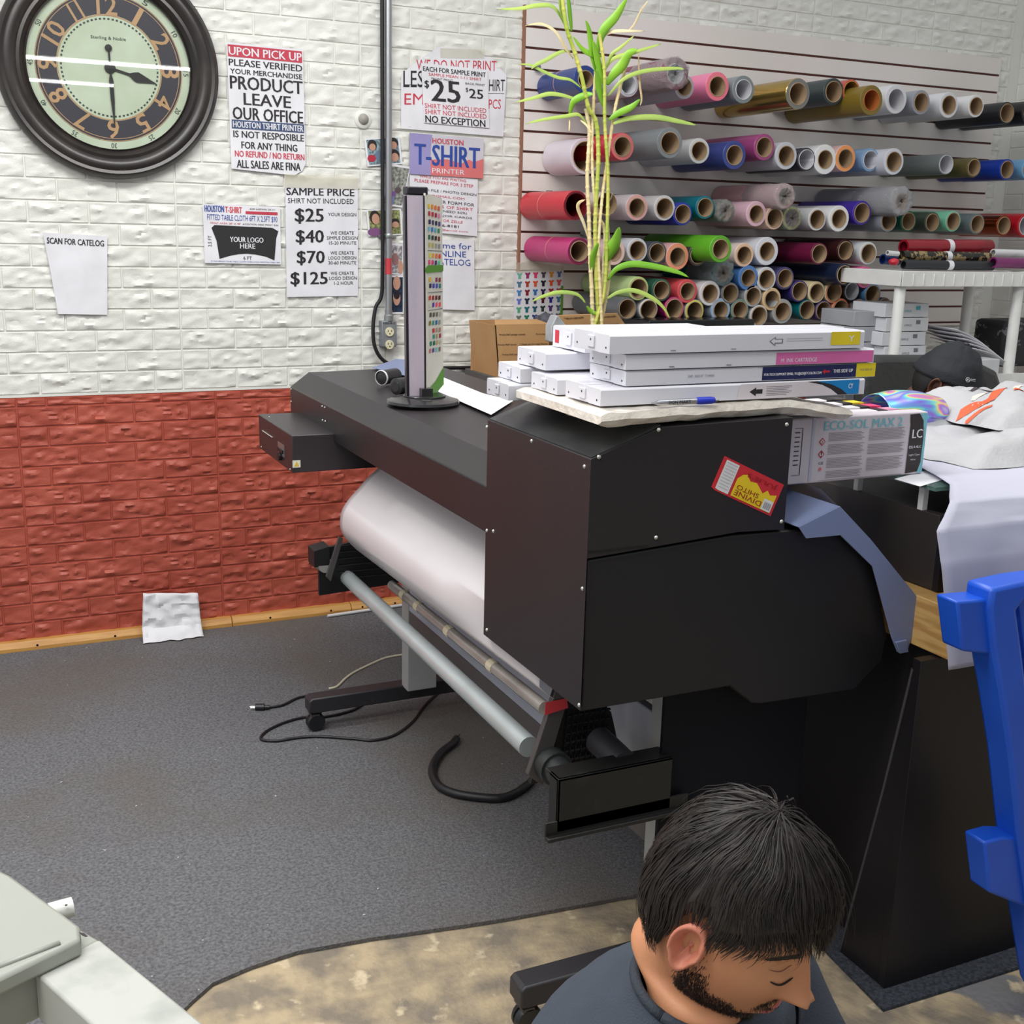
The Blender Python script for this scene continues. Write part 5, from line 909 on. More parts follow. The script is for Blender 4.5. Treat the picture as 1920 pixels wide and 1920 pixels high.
# folded T-shirts
def cloth(name, x0, x1, y0, y1, zb, h, label, seed, group=None, orange=0):
    def fn(u, v):
        x = x0+(x1-x0)*u; y = y0+(y1-y0)*v; e = min(u, 1-u, v, 1-v); k = min(1, e/.16); k = math.sin(k*PI/2)
        w_ = noise.noise(Vector((x*6, y*9, seed)))*.5+abs(noise.noise(Vector((x*11+y*5, y*12-x*4, seed+3))))*.8
        ex = .035*noise.noise(Vector((u*4, v*4, seed+9)))
        return Vector((x+ex*(1-k), y+ex*(1-k), zb+h*k*(.62+.5*w_)))
    m = MB(); m.grid(fn, 60, 44)
    m.add([(x0, y0, zb), (x1, y0, zb), (x1, y1, zb), (x0, y1, zb)], [(0, 1, 2, 3)])
    rt = thing(name, ((x0+x1)/2, (y0+y1)/2, zb), label, 't-shirt', group)
    m.build('shirt_fabric', mat('white cotton', (178, 178, 180), .85, rgb2=(170, 170, 174), cscale=9, bump=.2, bscale=120), rt, smooth=True)
    if orange:
        mm_ = MB(); c_ = mat('orange print', (222, 92, 52), .6); o_ = mat('print pale', (240, 215, 200), .6)
        def band(pts, w_, mi):
            S_ = smoothpts([(p[0], p[1], 0) for p in pts], 6); vs = []
            for i, p in enumerate(S_):
                tg = (S_[min(i+1, len(S_)-1)]-S_[max(i-1, 0)]).normalized(); sd = Vector((-tg.y, tg.x, 0))
                for s_ in (-1, 0, 1):
                    q2 = p+sd*w_*s_; f_ = fn(max(0, min(1, q2.x)), max(0, min(1, q2.y))); vs.append(f_+Vector((0, 0, .0016)))
            mm_.add(vs, [(i*3+k, i*3+k+1, i*3+k+4, i*3+k+3) for i in range(len(S_)-1) for k in (0, 1)], mi)
        for o2 in orange: band(*o2)
        mm_.build('chest_print', [c_, mat('print dark', (60, 50, 60), .6), o_], rt, smooth=True)
    return rt
cloth('folded_shirt', 1.86, 2.75, -2.56, -2.20, 1.047, .060, 'white T-shirt spread crumpled on the draped paper, lower of the two', 2, 'white T-shirts on the counter')
cloth('folded_shirt', 2.05, 2.85, -2.44, -2.12, 1.098, .085, 'white T-shirt with an orange graphic, heaped on top of the other', 7, 'white T-shirts on the counter', orange=[([(.02, .42), (.12, .36), (.2, .42), (.3, .34), (.4, .40)], .03, 0), ([(.1, .5), (.2, .46), (.3, .52)], .02, 2), ([(.18, .3), (.28, .24), (.4, .3)], .022, 0), ([(.0, .30), (.08, .26)], .02, 0), ([(.14, .62), (.2, .66), (.24, .6), (.2, .56)], .012, 1)])
# blue plastic step frame close on the right
rb = thing('plastic_step', (1.75, -2.93, .0), 'bright blue plastic step stool frame cut off by the right picture edge', 'step stool')
M_BLUE = mat('blue plastic', (22, 78, 190), .38, rgb2=(26, 84, 198), cscale=6, spec=.5)
yb = -2.93
def BQ(px, py, y=yb): return Y(px, py, y)
def pp(pts, dy, name, y=yb, bev=.008): m = MB(); m.prism([BQ(*p, y) for p in pts], (0, dy, 0)); return m.build(name, M_BLUE, rb, bev=bev)
pp([(1862, 1104), (1925, 1090), (2000, 1080), (2150, 1075), (2160, 1102), (2010, 1106), (1930, 1118), (1908, 1145), (1918, 1220), (1928, 1300), (1945, 1420), (1965, 1560), (1985, 1700), (2005, 1860), (1978, 1905), (1955, 1860), (1930, 1700), (1910, 1560), (1896, 1420), (1878, 1300), (1864, 1220), (1857, 1145)], .06, 'side_frame')
pp([(1795, 1128), (1868, 1122), (1874, 1230), (1806, 1222)], .05, 'upper_step_end', yb+.012, .005)
pp([(1846, 1580), (1882, 1570), (1985, 1572), (2000, 1720), (1925, 1702), (1856, 1675)], .05, 'lower_step_end', yb+.012, .005)
pp([(1908, 1108), (2000, 1100), (2040, 1300), (1930, 1290)], .02, 'inner_panel', yb+.03, .003)
m = MB(); q0 = BQ(1980, 1880); m.box((q0.x-.01, yb, 0.001), (q0.x+.05, yb+.06, q0.z+.02)); m.build('foot', M_BLUE, rb, bev=.005)
# ================================================================ RIGHT BACKGROUND: white resin shelf etc.
M_RES = mat('white resin', (240, 240, 238), .4)
rs = thing('resin_shelf', (3.6, -.75, 0), 'white resin shelf unit with ribbed rim in the right corner', 'shelf')
zs = 1.367
LG = [(Y(1690, 520, -.78).x, -.78), (Y(1912, 520, -.78).x, -.78), (Y(1815, 560, -.50).x, -.50), (Y(1652, 560, -.50).x, -.50)]
for x, y in LG[:3]:
    m = MB(); m.lathe([(.0, 0), (.022, 0), (.022, zs-.04), (.016, zs-.02), (0, zs-.02)], (x, y, .011), (0, 0, 1), 14); m.build('leg', M_RES, rs, smooth=40)
x0 = Y(1640, 505, -.95).x+.10; x1 = LG[1][0]+.06
m = MB(); m.box((LG[0][0]-.03, -.815, zs), (x1, -.475, zs+.012)); m.box((LG[0][0]-.03, -.82, zs-.042), (x1, -.815, zs+.016)); m.box((LG[0][0]-.036, -.815, zs-.042), (LG[0][0]-.03, -.475, zs+.016)); m.box((x1, -.815, zs-.042), (x1+.006, -.475, zs+.016))
k = LG[0][0]+.02
while k < x1-.02: m.box((k, -.824, zs-.040), (k+.004, -.82, zs+.006)); k += .052
m.build('shelf_board', M_RES, rs, bev=.0015)
m = MB(); m.box((LG[0][0]-.03, -.815, .955), (x1, -.475, .97)); m.box((LG[0][0]-.03, -.82, .93), (x1, -.815, .975)); m.build('shelf_board', M_RES, rs, bev=.0015)
# rolls lying lengthwise on the shelf
def longroll(px0, py0, px1, py1, y, R, col, label, cap=None, gloss=.2, rgb2=None, name='vinyl_roll'):
    a = Y(px0, py0, y); b = Y(px1, py1, y); rr = thing(name, (a+b)/2-Vector((0, 0, R)), label, 'vinyl roll', 'vinyl rolls lying on the resin shelf')
    m = MB(); m.lathe([(R*.7, 0), (R, 0), (R, (b-a).length), (R*.7, (b-a).length), (R*.68, .01)], a, b-a, 26); m.build('vinyl', mat('long roll %d %d %d' % col, col, gloss, rgb2=rgb2 or tuple(v*.9 for v in col), cscale=40 if rgb2 else 4, lo=.5, hi=.55), rr, smooth=40)
    if cap:
        m = MB(); c_ = a.lerp(b, cap); m.lathe([(R, -.012), (R+.0015, -.012), (R+.0015, .012), (R, .012)], c_, b-a, 26); m.build('paper_band', WHITE, rr, smooth=40)
    return rr
longroll(1694, 463, 1855, 463, -.60, .030, (140, 20, 38), 'glossy dark red roll with a white band lying on the resin shelf', .5)
longroll(1690, 479, 1857, 483, -.655, .020, (30, 28, 24), 'black and gold speckled roll under the glossy red roll', .5, rgb2=(150, 130, 90))
longroll(1694, 496, 1860, 499, -.70, .018, (36, 38, 44), 'plain black roll lowest on the resin shelf', .5, gloss=.5)
longroll(1862, 492, 1935, 494, -.72, .022, (120, 40, 100), 'purple roll at the right end of the resin shelf')
longroll(1862, 474, 1935, 476, -.655, .016, (220, 220, 222), 'thin white tube above the purple roll on the shelf')
longroll(1655, 486, 1684, 488, -.60, .020, (20, 40, 90), 'short navy roll at the left end of the resin shelf')
longroll(1664, 474, 1684, 476, -.655, .010, (214, 214, 216), 'small white tube end at the left of the shelf')
blob('red_cap', Y(1676, 491, -.76), (.020, .02, .014), IRD, 'bright red cap beside the navy roll on the resin shelf', 'cap', 2, .1, 16)
# ream boxes
M_REAM = mat('ream wrapper white', (218, 220, 226), .5)
zq = .972; topz = Y(1700, 568, -.68).z; n = 5; h = (topz-zq)/n
for i in range(n):
    off = (.0, .012, -.006, .008, -.004)[i]
    xl = Y(1690, 620, -.68).x-.02+off; xr = Y(1738, 620, -.68).x+off*.5
    rt = thing('paper_ream', ((xl+xr)/2, -.60, zq+i*h), 'wrapped paper ream, %s in the stack behind the shelf leg' % ('lowest', 'second lowest', 'middle one', 'second highest', 'topmost, with blue printing')[i], 'paper ream', 'stack of paper reams')
    m = MB(); m.box((xl-.07, -.68, zq+i*h), (xr, -.49, zq+(i+1)*h-.003)); m.build('wrapper', M_REAM, rt, bev=.002)
    sh = Sheet((xl-.07, -.6804, zq+(i+1)*h), (xr, -.6804, zq+(i+1)*h), (xl-.07, -.6804, zq+i*h))
    m = MB(); sh.text(m, 'OFFICE', .42, .60, .5, .65, .0004); sh.rect(m, .70, .80, .22, .5, .0004); m.build('lettering', GRY if i < 4 else mat('print teal', (60, 170, 190), .4), rt)
xl = Y(1602, 640, -.60).x; xr = Y(1650, 640, -.62).x
for i in range(4):
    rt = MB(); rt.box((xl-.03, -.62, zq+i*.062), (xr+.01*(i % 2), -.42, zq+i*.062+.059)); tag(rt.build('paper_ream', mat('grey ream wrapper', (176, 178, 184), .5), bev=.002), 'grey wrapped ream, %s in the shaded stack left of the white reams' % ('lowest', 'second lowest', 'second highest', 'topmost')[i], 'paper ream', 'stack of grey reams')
m = MB(); m.box((xl-.06, -.64, .011), (min(xr+.03, LG[0][0]-.05), -.40, .968)); tag(m.build('storage_cabinet', mat('grey cabinet', (110, 112, 116), .5), bev=.004), 'grey cabinet under the shaded stack of reams', 'cabinet')
# loose papers spilling from an upright stack
def sheetp(pts, y0, y1, label, nm='loose_papers', mt=WHITE, z0=None):
    m = MB(); A = [Y(*p, y0) for p in pts]; m.prism(A, (0, y1-y0, 0)); return tag(m.build(nm, mt, bev=.001), label, 'papers')
for k in range(5):
    m = MB(); a = Y(1770+k*9, 622+k*9, -.72); b = Y(1850+k*7, 672+k*5, -.72)
    def fn(u, v, a=a, b=b): p = a.lerp(b, u); return Vector((p.x, -.78+.22*v, p.z+.012*math.sin(u*3.3)+.006*v+.016))
    m.grid(fn, 10, 4); tag(m.build('paper_sheet', WHITE, smooth=True, solid=.002), 'curved white sheet in the slumped pile behind the capped person, %s' % ('topmost', 'second', 'third', 'fourth', 'lowest')[k], 'paper', 'slumped sheets on the right shelf')
m = MB(); q = Y(1895, 640, -.60); m.box((q.x-.06, -.62, .972), (q.x+.30, -.44, 1.17)); tag(m.build('black_bag', mat('black bag mesh', (38, 40, 44), .6, rgb2=(110, 112, 118), cscale=30, lo=.6, hi=.62), bev=.02), 'black mesh bag on the shelf by the right picture edge', 'bag')
# white ream pile by the right leg
m = MB(); q = Y(1860, 690, -.84); m.box((q.x-.16, -.84, .972), (q.x+.04, -.60, q.z+.035)); tag(m.build('paper_ream', M_REAM, bev=.003), 'single white ream by the right leg of the resin shelf', 'paper ream')
# office chair back
CHX = Y(1750, 800, -1.30).x
ch = thing('office_chair', (CHX, -1.55, 0), 'dark grey office chair with a tall wide backrest behind the capped person', 'chair')
yc = -1.30; cb = [Y(*p, yc) for p in ((1630, 672), (1660, 668), (1760, 668), (1840, 680), (1872, 696), (1880, 720), (1876, 800), (1860, 960), (1640, 960), (1622, 800), (1624, 700))]
m = MB(); m.prism(cb, (0, .07, 0)); m.build('backrest', mat('dark grey leather', (58, 60, 60), .5, rgb2=(50, 52, 52), cscale=5, bump=.2, bscale=60), ch, bev=.02)
m = MB(); m.box((CHX-.26, -1.80, .42), (CHX+.26, -1.32, .50)); m.build('seat', mat('dark grey leather', (0, 0, 0)), ch, bev=.02)
m = MB(); m.tube([(CHX, -1.55, .42), (CHX, -1.55, .08)], .025, 12); m.build('gas_column', mat('chair metal', (60, 60, 64), .3, .8), ch, smooth=40)
for k in range(5):
    a_ = k*2*PI/5; m = MB(); m.tube([(CHX, -1.55, .10), (CHX+.28*math.cos(a_), -1.55+.28*math.sin(a_), .06)], [.022, .014], 8); lg_ = m.build('leg', mat('spool black', (0, 0, 0)), ch, smooth=40)
    m = MB(); m.sph((CHX+.28*math.cos(a_), -1.55+.28*math.sin(a_), .037), .026, 12); m.build('wheel', mat('caster black', (0, 0, 0)), lg_, smooth=True)
# ================================================================ ON THE FLOOR
FZ = .0105
def floorpts(P, z=FZ): return smoothpts([Z(p[0], p[1], z) if len(p) == 2 else Z(p[0], p[1], p[2]) for p in P], 8)
r = thing('mains_cord', Z(560, 1380, FZ), 'thin black mains cord with a plug looping round the left printer foot', 'cord')
m = MB(); m.tube(floorpts([(506, 1326), (530, 1322), (560, 1308), (590, 1304), (640, 1300), (700, 1300), (672, 1326), (640, 1338), (600, 1345), (570, 1345), (530, 1356), (498, 1372), (490, 1386), (520, 1389), (560, 1383), (600, 1381), (660, 1385), (700, 1388), (740, 1378), (775, 1352), (800, 1318), (838, 1286)], FZ+.004), .0042, 8); m.build('cable', M_CABLE, r, smooth=True)
a = Z(506, 1326, FZ+.009); b = Z(474, 1326, FZ+.009); m = MB(); m.tube([a, a.lerp(b, .3), a.lerp(b, .32), a.lerp(b, .85)], [.006, .007, .012, .011], 10); pl = m.build('plug', mat('plug black', (26, 26, 30), .4), r, smooth=50)
for k in (-1, 1): m = MB(); c_ = a.lerp(b, .85)+Vector((0, .005*k, 0)); m.tube([c_, c_+(b-a).normalized()*.016], .0016, 6); m.build('prong', M_STEEL, pl)
m = MB(); m.tube(floorpts([(617, 1291), (632, 1287), (648, 1272), (665, 1260), (700, 1243), (725, 1233), (758, 1227)], FZ+.003), .0042, 8); tag(m.build('white_cable', mat('cream cable', (212, 204, 180), .5), smooth=True), 'short cream cable lying on the carpet beside the grey printer leg', 'cable')
m = MB(); m.tube(floorpts([(856, 1385), (848, 1395), (826, 1412), (812, 1435), (812, 1455), (825, 1475), (855, 1488), (900, 1495), (940, 1496), (970, 1485), (996, 1466)], FZ+.012), .0115, 12); r = tag(m.build('corrugated_hose', mat('hose black', (28, 28, 34), .5, rgb2=(20, 20, 24), cscale=60), smooth=True), 'thick black hose curling on the carpet below the take-up roller', 'hose')
m = MB(); m.tube(floorpts([(856, 1385), (853, 1379), (858, 1381), (862, 1377)], FZ+.012), .002, 6); m.build('frayed_wire', BLK, r)
m = MB(); a = Z(614, 1155, FZ+.007); b = Z(760, 1127, FZ+.007); b.y = -.052; a.y = min(a.y, -.056); m.tube([a, b], .0065, 10); tag(m.build('metal_rod', mat('white metal rod', (226, 226, 226), .3, .2), smooth=40), 'white metal rod lying on the carpet along the wooden batten', 'rod')
# crumpled paper against the wall
def crump(u, v):
    p = Y(268, 1112, -.06).lerp(Y(371, 1112, -.06), u); q = Y(266, 1206, -.09).lerp(Y(379, 1190, -.09), u)
    t = v; pt = p.lerp(q, t); n = noise.noise(Vector((u*5, v*5, 3)))*.012+abs(noise.noise(Vector((u*9, v*7, 8))))*.010*(v > .0)
    if v > .72: pt.y -= (v-.72)*.14*(1+.5*noise.noise(Vector((u*6, 1, 1)))); 
    pt.z = max(pt.z, FZ+.004); return pt+Vector((0, -n, abs(n)*.3 if v > .8 else 0))
m = MB(); m.grid(crump, 22, 22); tag(m.build('crumpled_paper', mat('crumpled paper', (226, 226, 230), .7), smooth=25, solid=.0008), 'crumpled white paper bag propped against the red brick wall', 'paper')
# pale crumbs
for k in range(14):
    px = random.uniform(380, 960); py = random.uniform(1290, 1560); q = Z(px, py, FZ); 
# ================================================================ GREY STEEL EQUIPMENT, LOWER LEFT
M_EQ = mat('pale grey enamel', (158, 161, 153), .35, rgb2=(153, 156, 148), cscale=2); M_EQD = mat('scuffed pale enamel', (176, 178, 172), .5, rgb2=(150, 153, 148), cscale=14, lo=.5, hi=.75, detail=8)
ze = .50
eq = thing('steel_equipment_frame', Z(100, 1800, .0), 'pale grey enamelled steel machine frame cut off at the lower left corner', 'machine')
def EP(px, py, z=ze): return Z(px, py, z)
bm_ = [EP(*p) for p in ((64, 1822), (186, 1760), (420, 1950), (520, 2040), (380, 2120), (260, 2000))]
m = MB(); m.prism(bm_, (0, 0, -.075)); m.build('beam', M_EQD, eq, bev=.004)
m = MB(); m.prism([EP(*p) for p in ((-250, 2000), (-40, 1868), (64, 1822), (186, 1762), (60, 1690), (-100, 1600), (-400, 1700))], (0, 0, -.075)); m.build('deck', M_EQ, eq, bev=.004)
m = MB(); m.prism([EP(*p, ze+.028) for p in ((-250, 1900), (-10, 1838), (152, 1760), (150, 1735), (20, 1640), (-150, 1560), (-400, 1700))], (0, 0, -.028)); cvr = m.build('cover_plate', M_EQ, eq, bev=.006)
m = MB(); m.tube([EP(-10, 1815, ze+.029), EP(112, 1768, ze+.029)], .004, 8); m.build('pressed_rib', M_EQ, cvr, smooth=True)
a = EP(92, 1712, ze+.012); m = MB(); m.tube([a, EP(136, 1700, ze+.012)], .0145, 16); kn = m.build('hinge_pin', mat('hinge enamel', (214, 216, 210), .35), eq, smooth=40)
m = MB(); q = EP(124, 1697, ze+.0265); m.sph(q, .0022, 8, sc=(1, 1, .4)); m.build('screw_hole', BLK, kn)
m = MB(); a = EP(160, 1752, ze+.0285)
m.prism([EP(*p, ze+.0285) for p in ((148, 1748), (158, 1750), (165, 1756), (160, 1757), (152, 1753))], (0, 0, .0004)); m.build('chipped_paint', BLK, cvr)
for p in ((330, 1960), (30, 1860)):
    q = EP(p[0]-60, p[1]+60, ze); m = MB(); m.box((q.x-.03, q.y-.12, 0.011 if q.y-.12 > -2.3 else .001), (q.x+.03, q.y-.06, ze-.075)); m.build('support_leg', M_EQ, eq, bev=.003)
# ================================================================ PEOPLE
def camv(x, y, z): return RX*x+RD*y+RF*z
def fr(name, c, f, u):
    f = f.normalized(); u = (u-f*u.dot(f)).normalized(); r_ = f.cross(u); return lambda x, y, z: c+r_*x+f*y+u*z
def g(x, s): return math.exp(-(x/s)**2)
def headpt(th, ph):
    """th 0..pi from crown down, ph 0 = forward (+y), returns local x right, y forward, z up"""
    d = Vector((math.sin(th)*math.sin(ph), math.sin(th)*math.cos(ph), math.cos(th)))
    z = .120*d.z if d.z > 0 else .128*d.z
    t = max(0, -z/.128)
    wx = .0765*(1-.30*t**1.6)*(1 if d.z <= 0 else 1); ry = .094 if d.y > 0 else .089*(1-.45*t**1.5)
    x = d.x*wx; y = d.y*ry
    # squarer face and cranium
    s = 1+.05*(abs(math.sin(2*ph)))*(math.sin(th)**2); x *= s; y *= s
    if d.y > 0:
        k = d.y**1.0
        # chin / jaw brought forward at the bottom
        y += .020*t**2*k+.0
        y += k*(.004*g(z-.034, .014)*g(abs(x)-.028, .022))                 # brow
        y -= k*.012*g(z-.012, .013)*g(abs(x)-.031, .017)                   # socket
        y += k*.0085*g(z-.006, .0105)*g(abs(x)-.031, .0145)                # lids over the eye
        y += k*.0045*g(z+.022, .022)*g(abs(x)-.042, .02)                   # cheek
        nz = -.030; 
        if z < .03: 
            kk = max(0, min(1, (.03-z)/(.03-nz))) if z > nz else max(0, 1-(nz-z)/.012)
            y += (.006+.026*kk**1.3)*g(x, .0095+.008*kk)*(1 if z > nz else kk)      # nose bridge and tip
            y += .012*g(z+.030, .009)*g(abs(x)-.0125, .0065)                # alae
        y += .009*g(z+.058, .0055)*g(x, .021)+.010*g(z+.070, .006)*g(x, .018)-.005*g(z+.0640, .002)*g(x, .022)-.004*g(z+.083, .007)*g(x, .03)
        y += .010*g(z+.104, .014)*g(x, .022)
    return x, y, z
def facegrid(P, nth=110, nph=150):
    m = []
    for i in range(nth+1):
        th = PI*i/nth
        for j in range(nph):
            q = j/nph; ph = 2*PI*q-PI; ph = PI*math.copysign(abs(ph/PI)**1.35, ph)   # denser at the front
            m.append((th, ph))
    vs = [P(*headpt(th, ph)) for th, ph in m]
    fs = [(i*nph+j, (i+1)*nph+j, (i+1)*nph+(j+1) % nph, i*nph+(j+1) % nph) for i in range(nth) for j in range(nph)]
    return vs, fs
def ear(mb, P, side, m=0, cz=0.0, cy=-.006, s=1.0):
    vs = []; nr, na = 9, 26
    for i in range(nr+1):
        r = i/nr
        for j in range(na):
            a = 2*PI*j/na; yy = math.cos(a)*.0175*(1+.15*math.sin(a)); zz = math.sin(a)*.031
            yy *= (1 if math.sin(a) > -.3 else .82)
            h = .004+.0075*g(r-.86, .16)-.009*g(r-.36, .24)*(1 if math.sin(a) > -.8 else .3)+.005*g(r-.62, .09)*(math.sin(a) > .1)
            if math.cos(a) > .75 and abs(math.sin(a)) < .5: h += .003
            out = .0755+h+.010*(1-math.cos(a))*.5*r     # stands away at the back
            vs.append(P(side*(out*1.0), cy+yy*r*s-.0, cz-.004+zz*r*s+.10*yy*r))
    o = nr*na; back = []
    for j in range(na):
        a = 2*PI*j/na; yy = math.cos(a)*.0150; zz = math.sin(a)*.028; back.append(P(side*.070, cy+yy*s+.003, cz-.004+zz*s))
    fs = [(i*na+j, (i+1)*na+j, (i+1)*na+(j+1) % na, i*na+(j+1) % na) for i in range(nr) for j in range(na)]
    fs += [(o+j, o+na+j, o+na+(j+1) % na, o+(j+1) % na) for j in range(na)]
    mb.add(vs+back, fs, m)
def skinmat(name, c1, c2, rough=.48):
    m = mat(name, c1, rough, rgb2=c2, cscale=9, bump=.06, bscale=350, spec=.4); b = m.node_tree.nodes['Principled BSDF']
    b.inputs['Subsurface Weight'].default_value = .12; b.inputs['Subsurface Radius'].default_value = (.02, .008, .004); b.inputs['Subsurface Scale'].default_value = .4
    return m
def loft(mb, secs, n=40, m=0, cap=True):
    """secs: (centre, right axis*a, front axis*b) smooth closed sections"""
    C_ = [s[0] for s in secs]; A = [s[1] for s in secs]; B = [s[2] for s in secs]
    K = 6; cs_ = smoothpts(C_, K); as_ = smoothpts(A, K); bs_ = smoothpts(B, K); vs = []
    for c, a, b in zip(cs_, as_, bs_):
        for j in range(n):
            t = 2*PI*j/n; ct, st = math.cos(t), math.sin(t); e = .88
            vs.append(c+a*math.copysign(abs(ct)**e, ct)+b*math.copysign(abs(st)**e, st))
    N = len(cs_); fs = [(i*n+j, i*n+(j+1) % n, (i+1)*n+(j+1) % n, (i+1)*n+j) for i in range(N-1) for j in range(n)]
    if cap: fs += [tuple(range(n)), tuple(range((N-1)*n, N*n))]
    mb.add(vs, fs, m)
def limb(mb, pts, rs, n=14, m=0):
    S_ = smoothpts(pts, 6); R_ = smoothpts([(r, 0, 0) for r in rs], 6); mb.tube(S_, [r.x for r in R_], n, m)
def hand(mb, w, d, up, m=0, sc=1.0, curl=.5):
    """w wrist, d along the palm, up back of the hand: palm plus five bent fingers"""
    d = d.normalized(); up = (up-d*up.dot(d)).normalized(); s = d.cross(up)
    loft(mb, [(w, s*.026*sc, up*.019*sc), (w+d*.03*sc, s*.036*sc, up*.015*sc), (w+d*.075*sc, s*.041*sc, up*.013*sc), (w+d*.09*sc, s*.038*sc, up*.010*sc)], 18, m)
    for k, (off, L) in enumerate(((-.030, .062), (-.010, .074), (.011, .070), (.030, .056))):
        b = w+d*.082*sc+s*off*sc; p = [b-d*.012*sc, b]; an = 0; dr = d.copy()
        for f_ in (.42, .32, .26):
            an += curl; dr = d*math.cos(an)-up*math.sin(an); p.append(p[-1]+dr*L*f_*sc)
        limb(mb, p, [.0088*sc, .0090*sc, .0082*sc, .0075*sc, .0055*sc], 10, m)
    b = w+d*.022*sc-s*.028*sc; limb(mb, [b+s*.010*sc, b, b+(d*.5-s*.8).normalized()*.034*sc, b+(d*.75-s*.45).normalized()*.062*sc-up*.012*sc], [.013*sc, .012*sc, .010*sc, .007*sc], 10, m)
def strands(mb, root, dirf, n, seg, L, w, P0, clump=None):
    pass
# ---------------------------------------------------------------- young man in the foreground
HC = CP+ray(1362, 1712)*1.33
hf = camv(.74, .48, -.46); hu = camv(.28, -.85, -.42)
SCL = 1.0
HPf = fr('h', HC, hf, hu); HP = lambda x, y, z: HPf(x*SCL, y*SCL, z*SCL)
hf_ = hf.normalized(); hu_ = hu.normalized(); hr_ = hf_.cross(hu_)
fh = Vector((hf_.x, hf_.y, 0)).normalized(); UP = Vector((0, 0, 1)); rh = fh.cross(UP)
p1 = thing('person', Vector((HC.x, HC.y, 0))-fh*.3, 'young man with thick dark hair and beard in a charcoal T-shirt, looking down', 'person')
SKIN = skinmat('warm tan skin', (204, 146, 108), (196, 134, 98)); EARSK = skinmat('reddish ear skin', (206, 138, 112), (196, 122, 100)); LIP = skinmat('lip', (190, 110, 104), (182, 100, 96), .4)
m = MB(); vs, fs = facegrid(HP); m.add(vs, fs, 0); ear(m, HP, 1, 1, .002, -.004, 1.12); ear(m, HP, -1, 1, .002, -.004, 1.12)
for i, f_ in enumerate(m.f[:len(fs)]):
    pass
neckb = HC+camv(-.030, .118, .035)
loft(m, [(HP(0, -.015, -.05), hr_*.054, hf_*.056), (HP(0, -.035, -.09), hr_*.054, hf_*.052), (neckb+UP*.02, rh*.056, fh*.056), (neckb-UP*.02, rh*.064, fh*.060), (neckb-UP*.07, rh*.10, fh*.075)], 30, 0)
PEL = Vector((neckb.x, neckb.y, 0))-fh*.16+UP*.20
shR = neckb-UP*.075+rh*.175; shL = neckb-UP*.075-rh*.175
elR = shR+fh*.14+rh*.05-UP*.24; elL = shL+fh*.16-rh*.03-UP*.23; wrR = elR+fh*.20-rh*.10-UP*.02; wrL = elL+fh*.19+rh*.10+UP*.0
limb(m, [shR, shR.lerp(elR, .5), elR, elR.lerp(wrR, .4), wrR], [.05, .044, .036, .037, .024]); limb(m, [shL, shL.lerp(elL, .5), elL, elL.lerp(wrL, .4), wrL], [.05, .044, .036, .037, .024])
hand(m, wrR, fh*.8-rh*.5-UP*.2, UP, 0); hand(m, wrL, fh*.8+rh*.5-UP*.2, UP, 0)
loft(m, [(neckb-UP*.06, rh*.15, fh*.085), (neckb-UP*.25-fh*.05, rh*.15, fh*.10), (PEL+UP*.08, rh*.14, fh*.10), (PEL-UP*.06, rh*.15, fh*.12)], 28, 0)
body = m.build('body', [SKIN, EARSK], p1, smooth=True)
# lips
m = MB()
for (z0_, z1_, s_) in ((-.0635, -.0525, 1), (-.0760, -.0640, 1)):
    def lp(u, v): 
        x = -.023+.046*u; zc = z0_+(z1_-z0_)*v; k = math.sin(PI*u); z = (-.0638)+(zc+.0638)*k
        th = math.acos(max(-1, min(1, z/.128))); 
        ph = math.asin(max(-1, min(1, x/(.0765*math.sin(th)*.9)))); hx, hy, hz = headpt(th, ph); return HP(x, hy+.0012*k, z)
    m.grid(lp, 16, 5)
m.build('lips', LIP, body, smooth=True)
def facept(x, z, off=0):
    th = math.acos(max(-1, min(1, (z/.120 if z > 0 else z/.128)))); ph = math.asin(max(-.99, min(.99, x/(.0765*max(.2, math.sin(th))))));
    for _ in range(4):
        hx, hy, hz = headpt(th, ph); ph += (x-hx)*9; ph = max(-1.5, min(1.5, ph))
    hx, hy, hz = headpt(th, ph); return Vector((hx, hy+off, hz))
# lashes, brows
HAIRM = mat('dark brown hair', (34, 29, 28), .42, rgb2=(48, 41, 38), cscale=40, spec=.45)
LASH = mat('lash black', (30, 22, 20), .6)
for s_ in (1, -1):
    m = MB(); pts = [HP(*facept(s_*(.018+.028*t), .0005-.0055*math.sin(PI*t)-.001*t, .0012)) for t in [k/8 for k in range(9)]]
    m.tube(pts, [.0004]+[.0011]*7+[.0005], 6); m.build('eyelash', LASH, body, smooth=True)
    m = MB(); pts = [HP(*facept(s_*(.018+.030*t), .0115-.0040*math.sin(PI*t)+.004*(1-t)*0+.002, .0003)) for t in [k/8 for k in range(9)]]
    m.tube(pts, [.0002]+[.0006]*7+[.0002], 6); m.build('eyelid_crease', skinmat('lid crease', (150, 100, 80), (140, 92, 74)), body, smooth=True)
    m = MB(); random.seed(3)
    for k in range(190):
        t = random.random(); x = s_*(.013+.038*t); z = .026+.0065*math.sin(PI*min(1, t*.8+.1))+random.uniform(-.0038, .0038)*(1-.6*t)
        a_ = facept(x, z, .0006); b_ = facept(x+s_*.006, z+.0022*(1-2*t)+.0008, .0016); m.tube([HP(*a_), HP(*b_)], [.00045, .0002], 4, caps=False)
    m.build('eyebrow', HAIRM, body)
# nostril
m = MB()
for s_ in (1, -1): q = facept(s_*.0085, -.037, -.001); m.sph(HP(q.x, q.y, q.z), .0032, 8)
m.build('nostril', skinmat('nostril dark', (90, 50, 42), (80, 44, 38)), body, smooth=True)
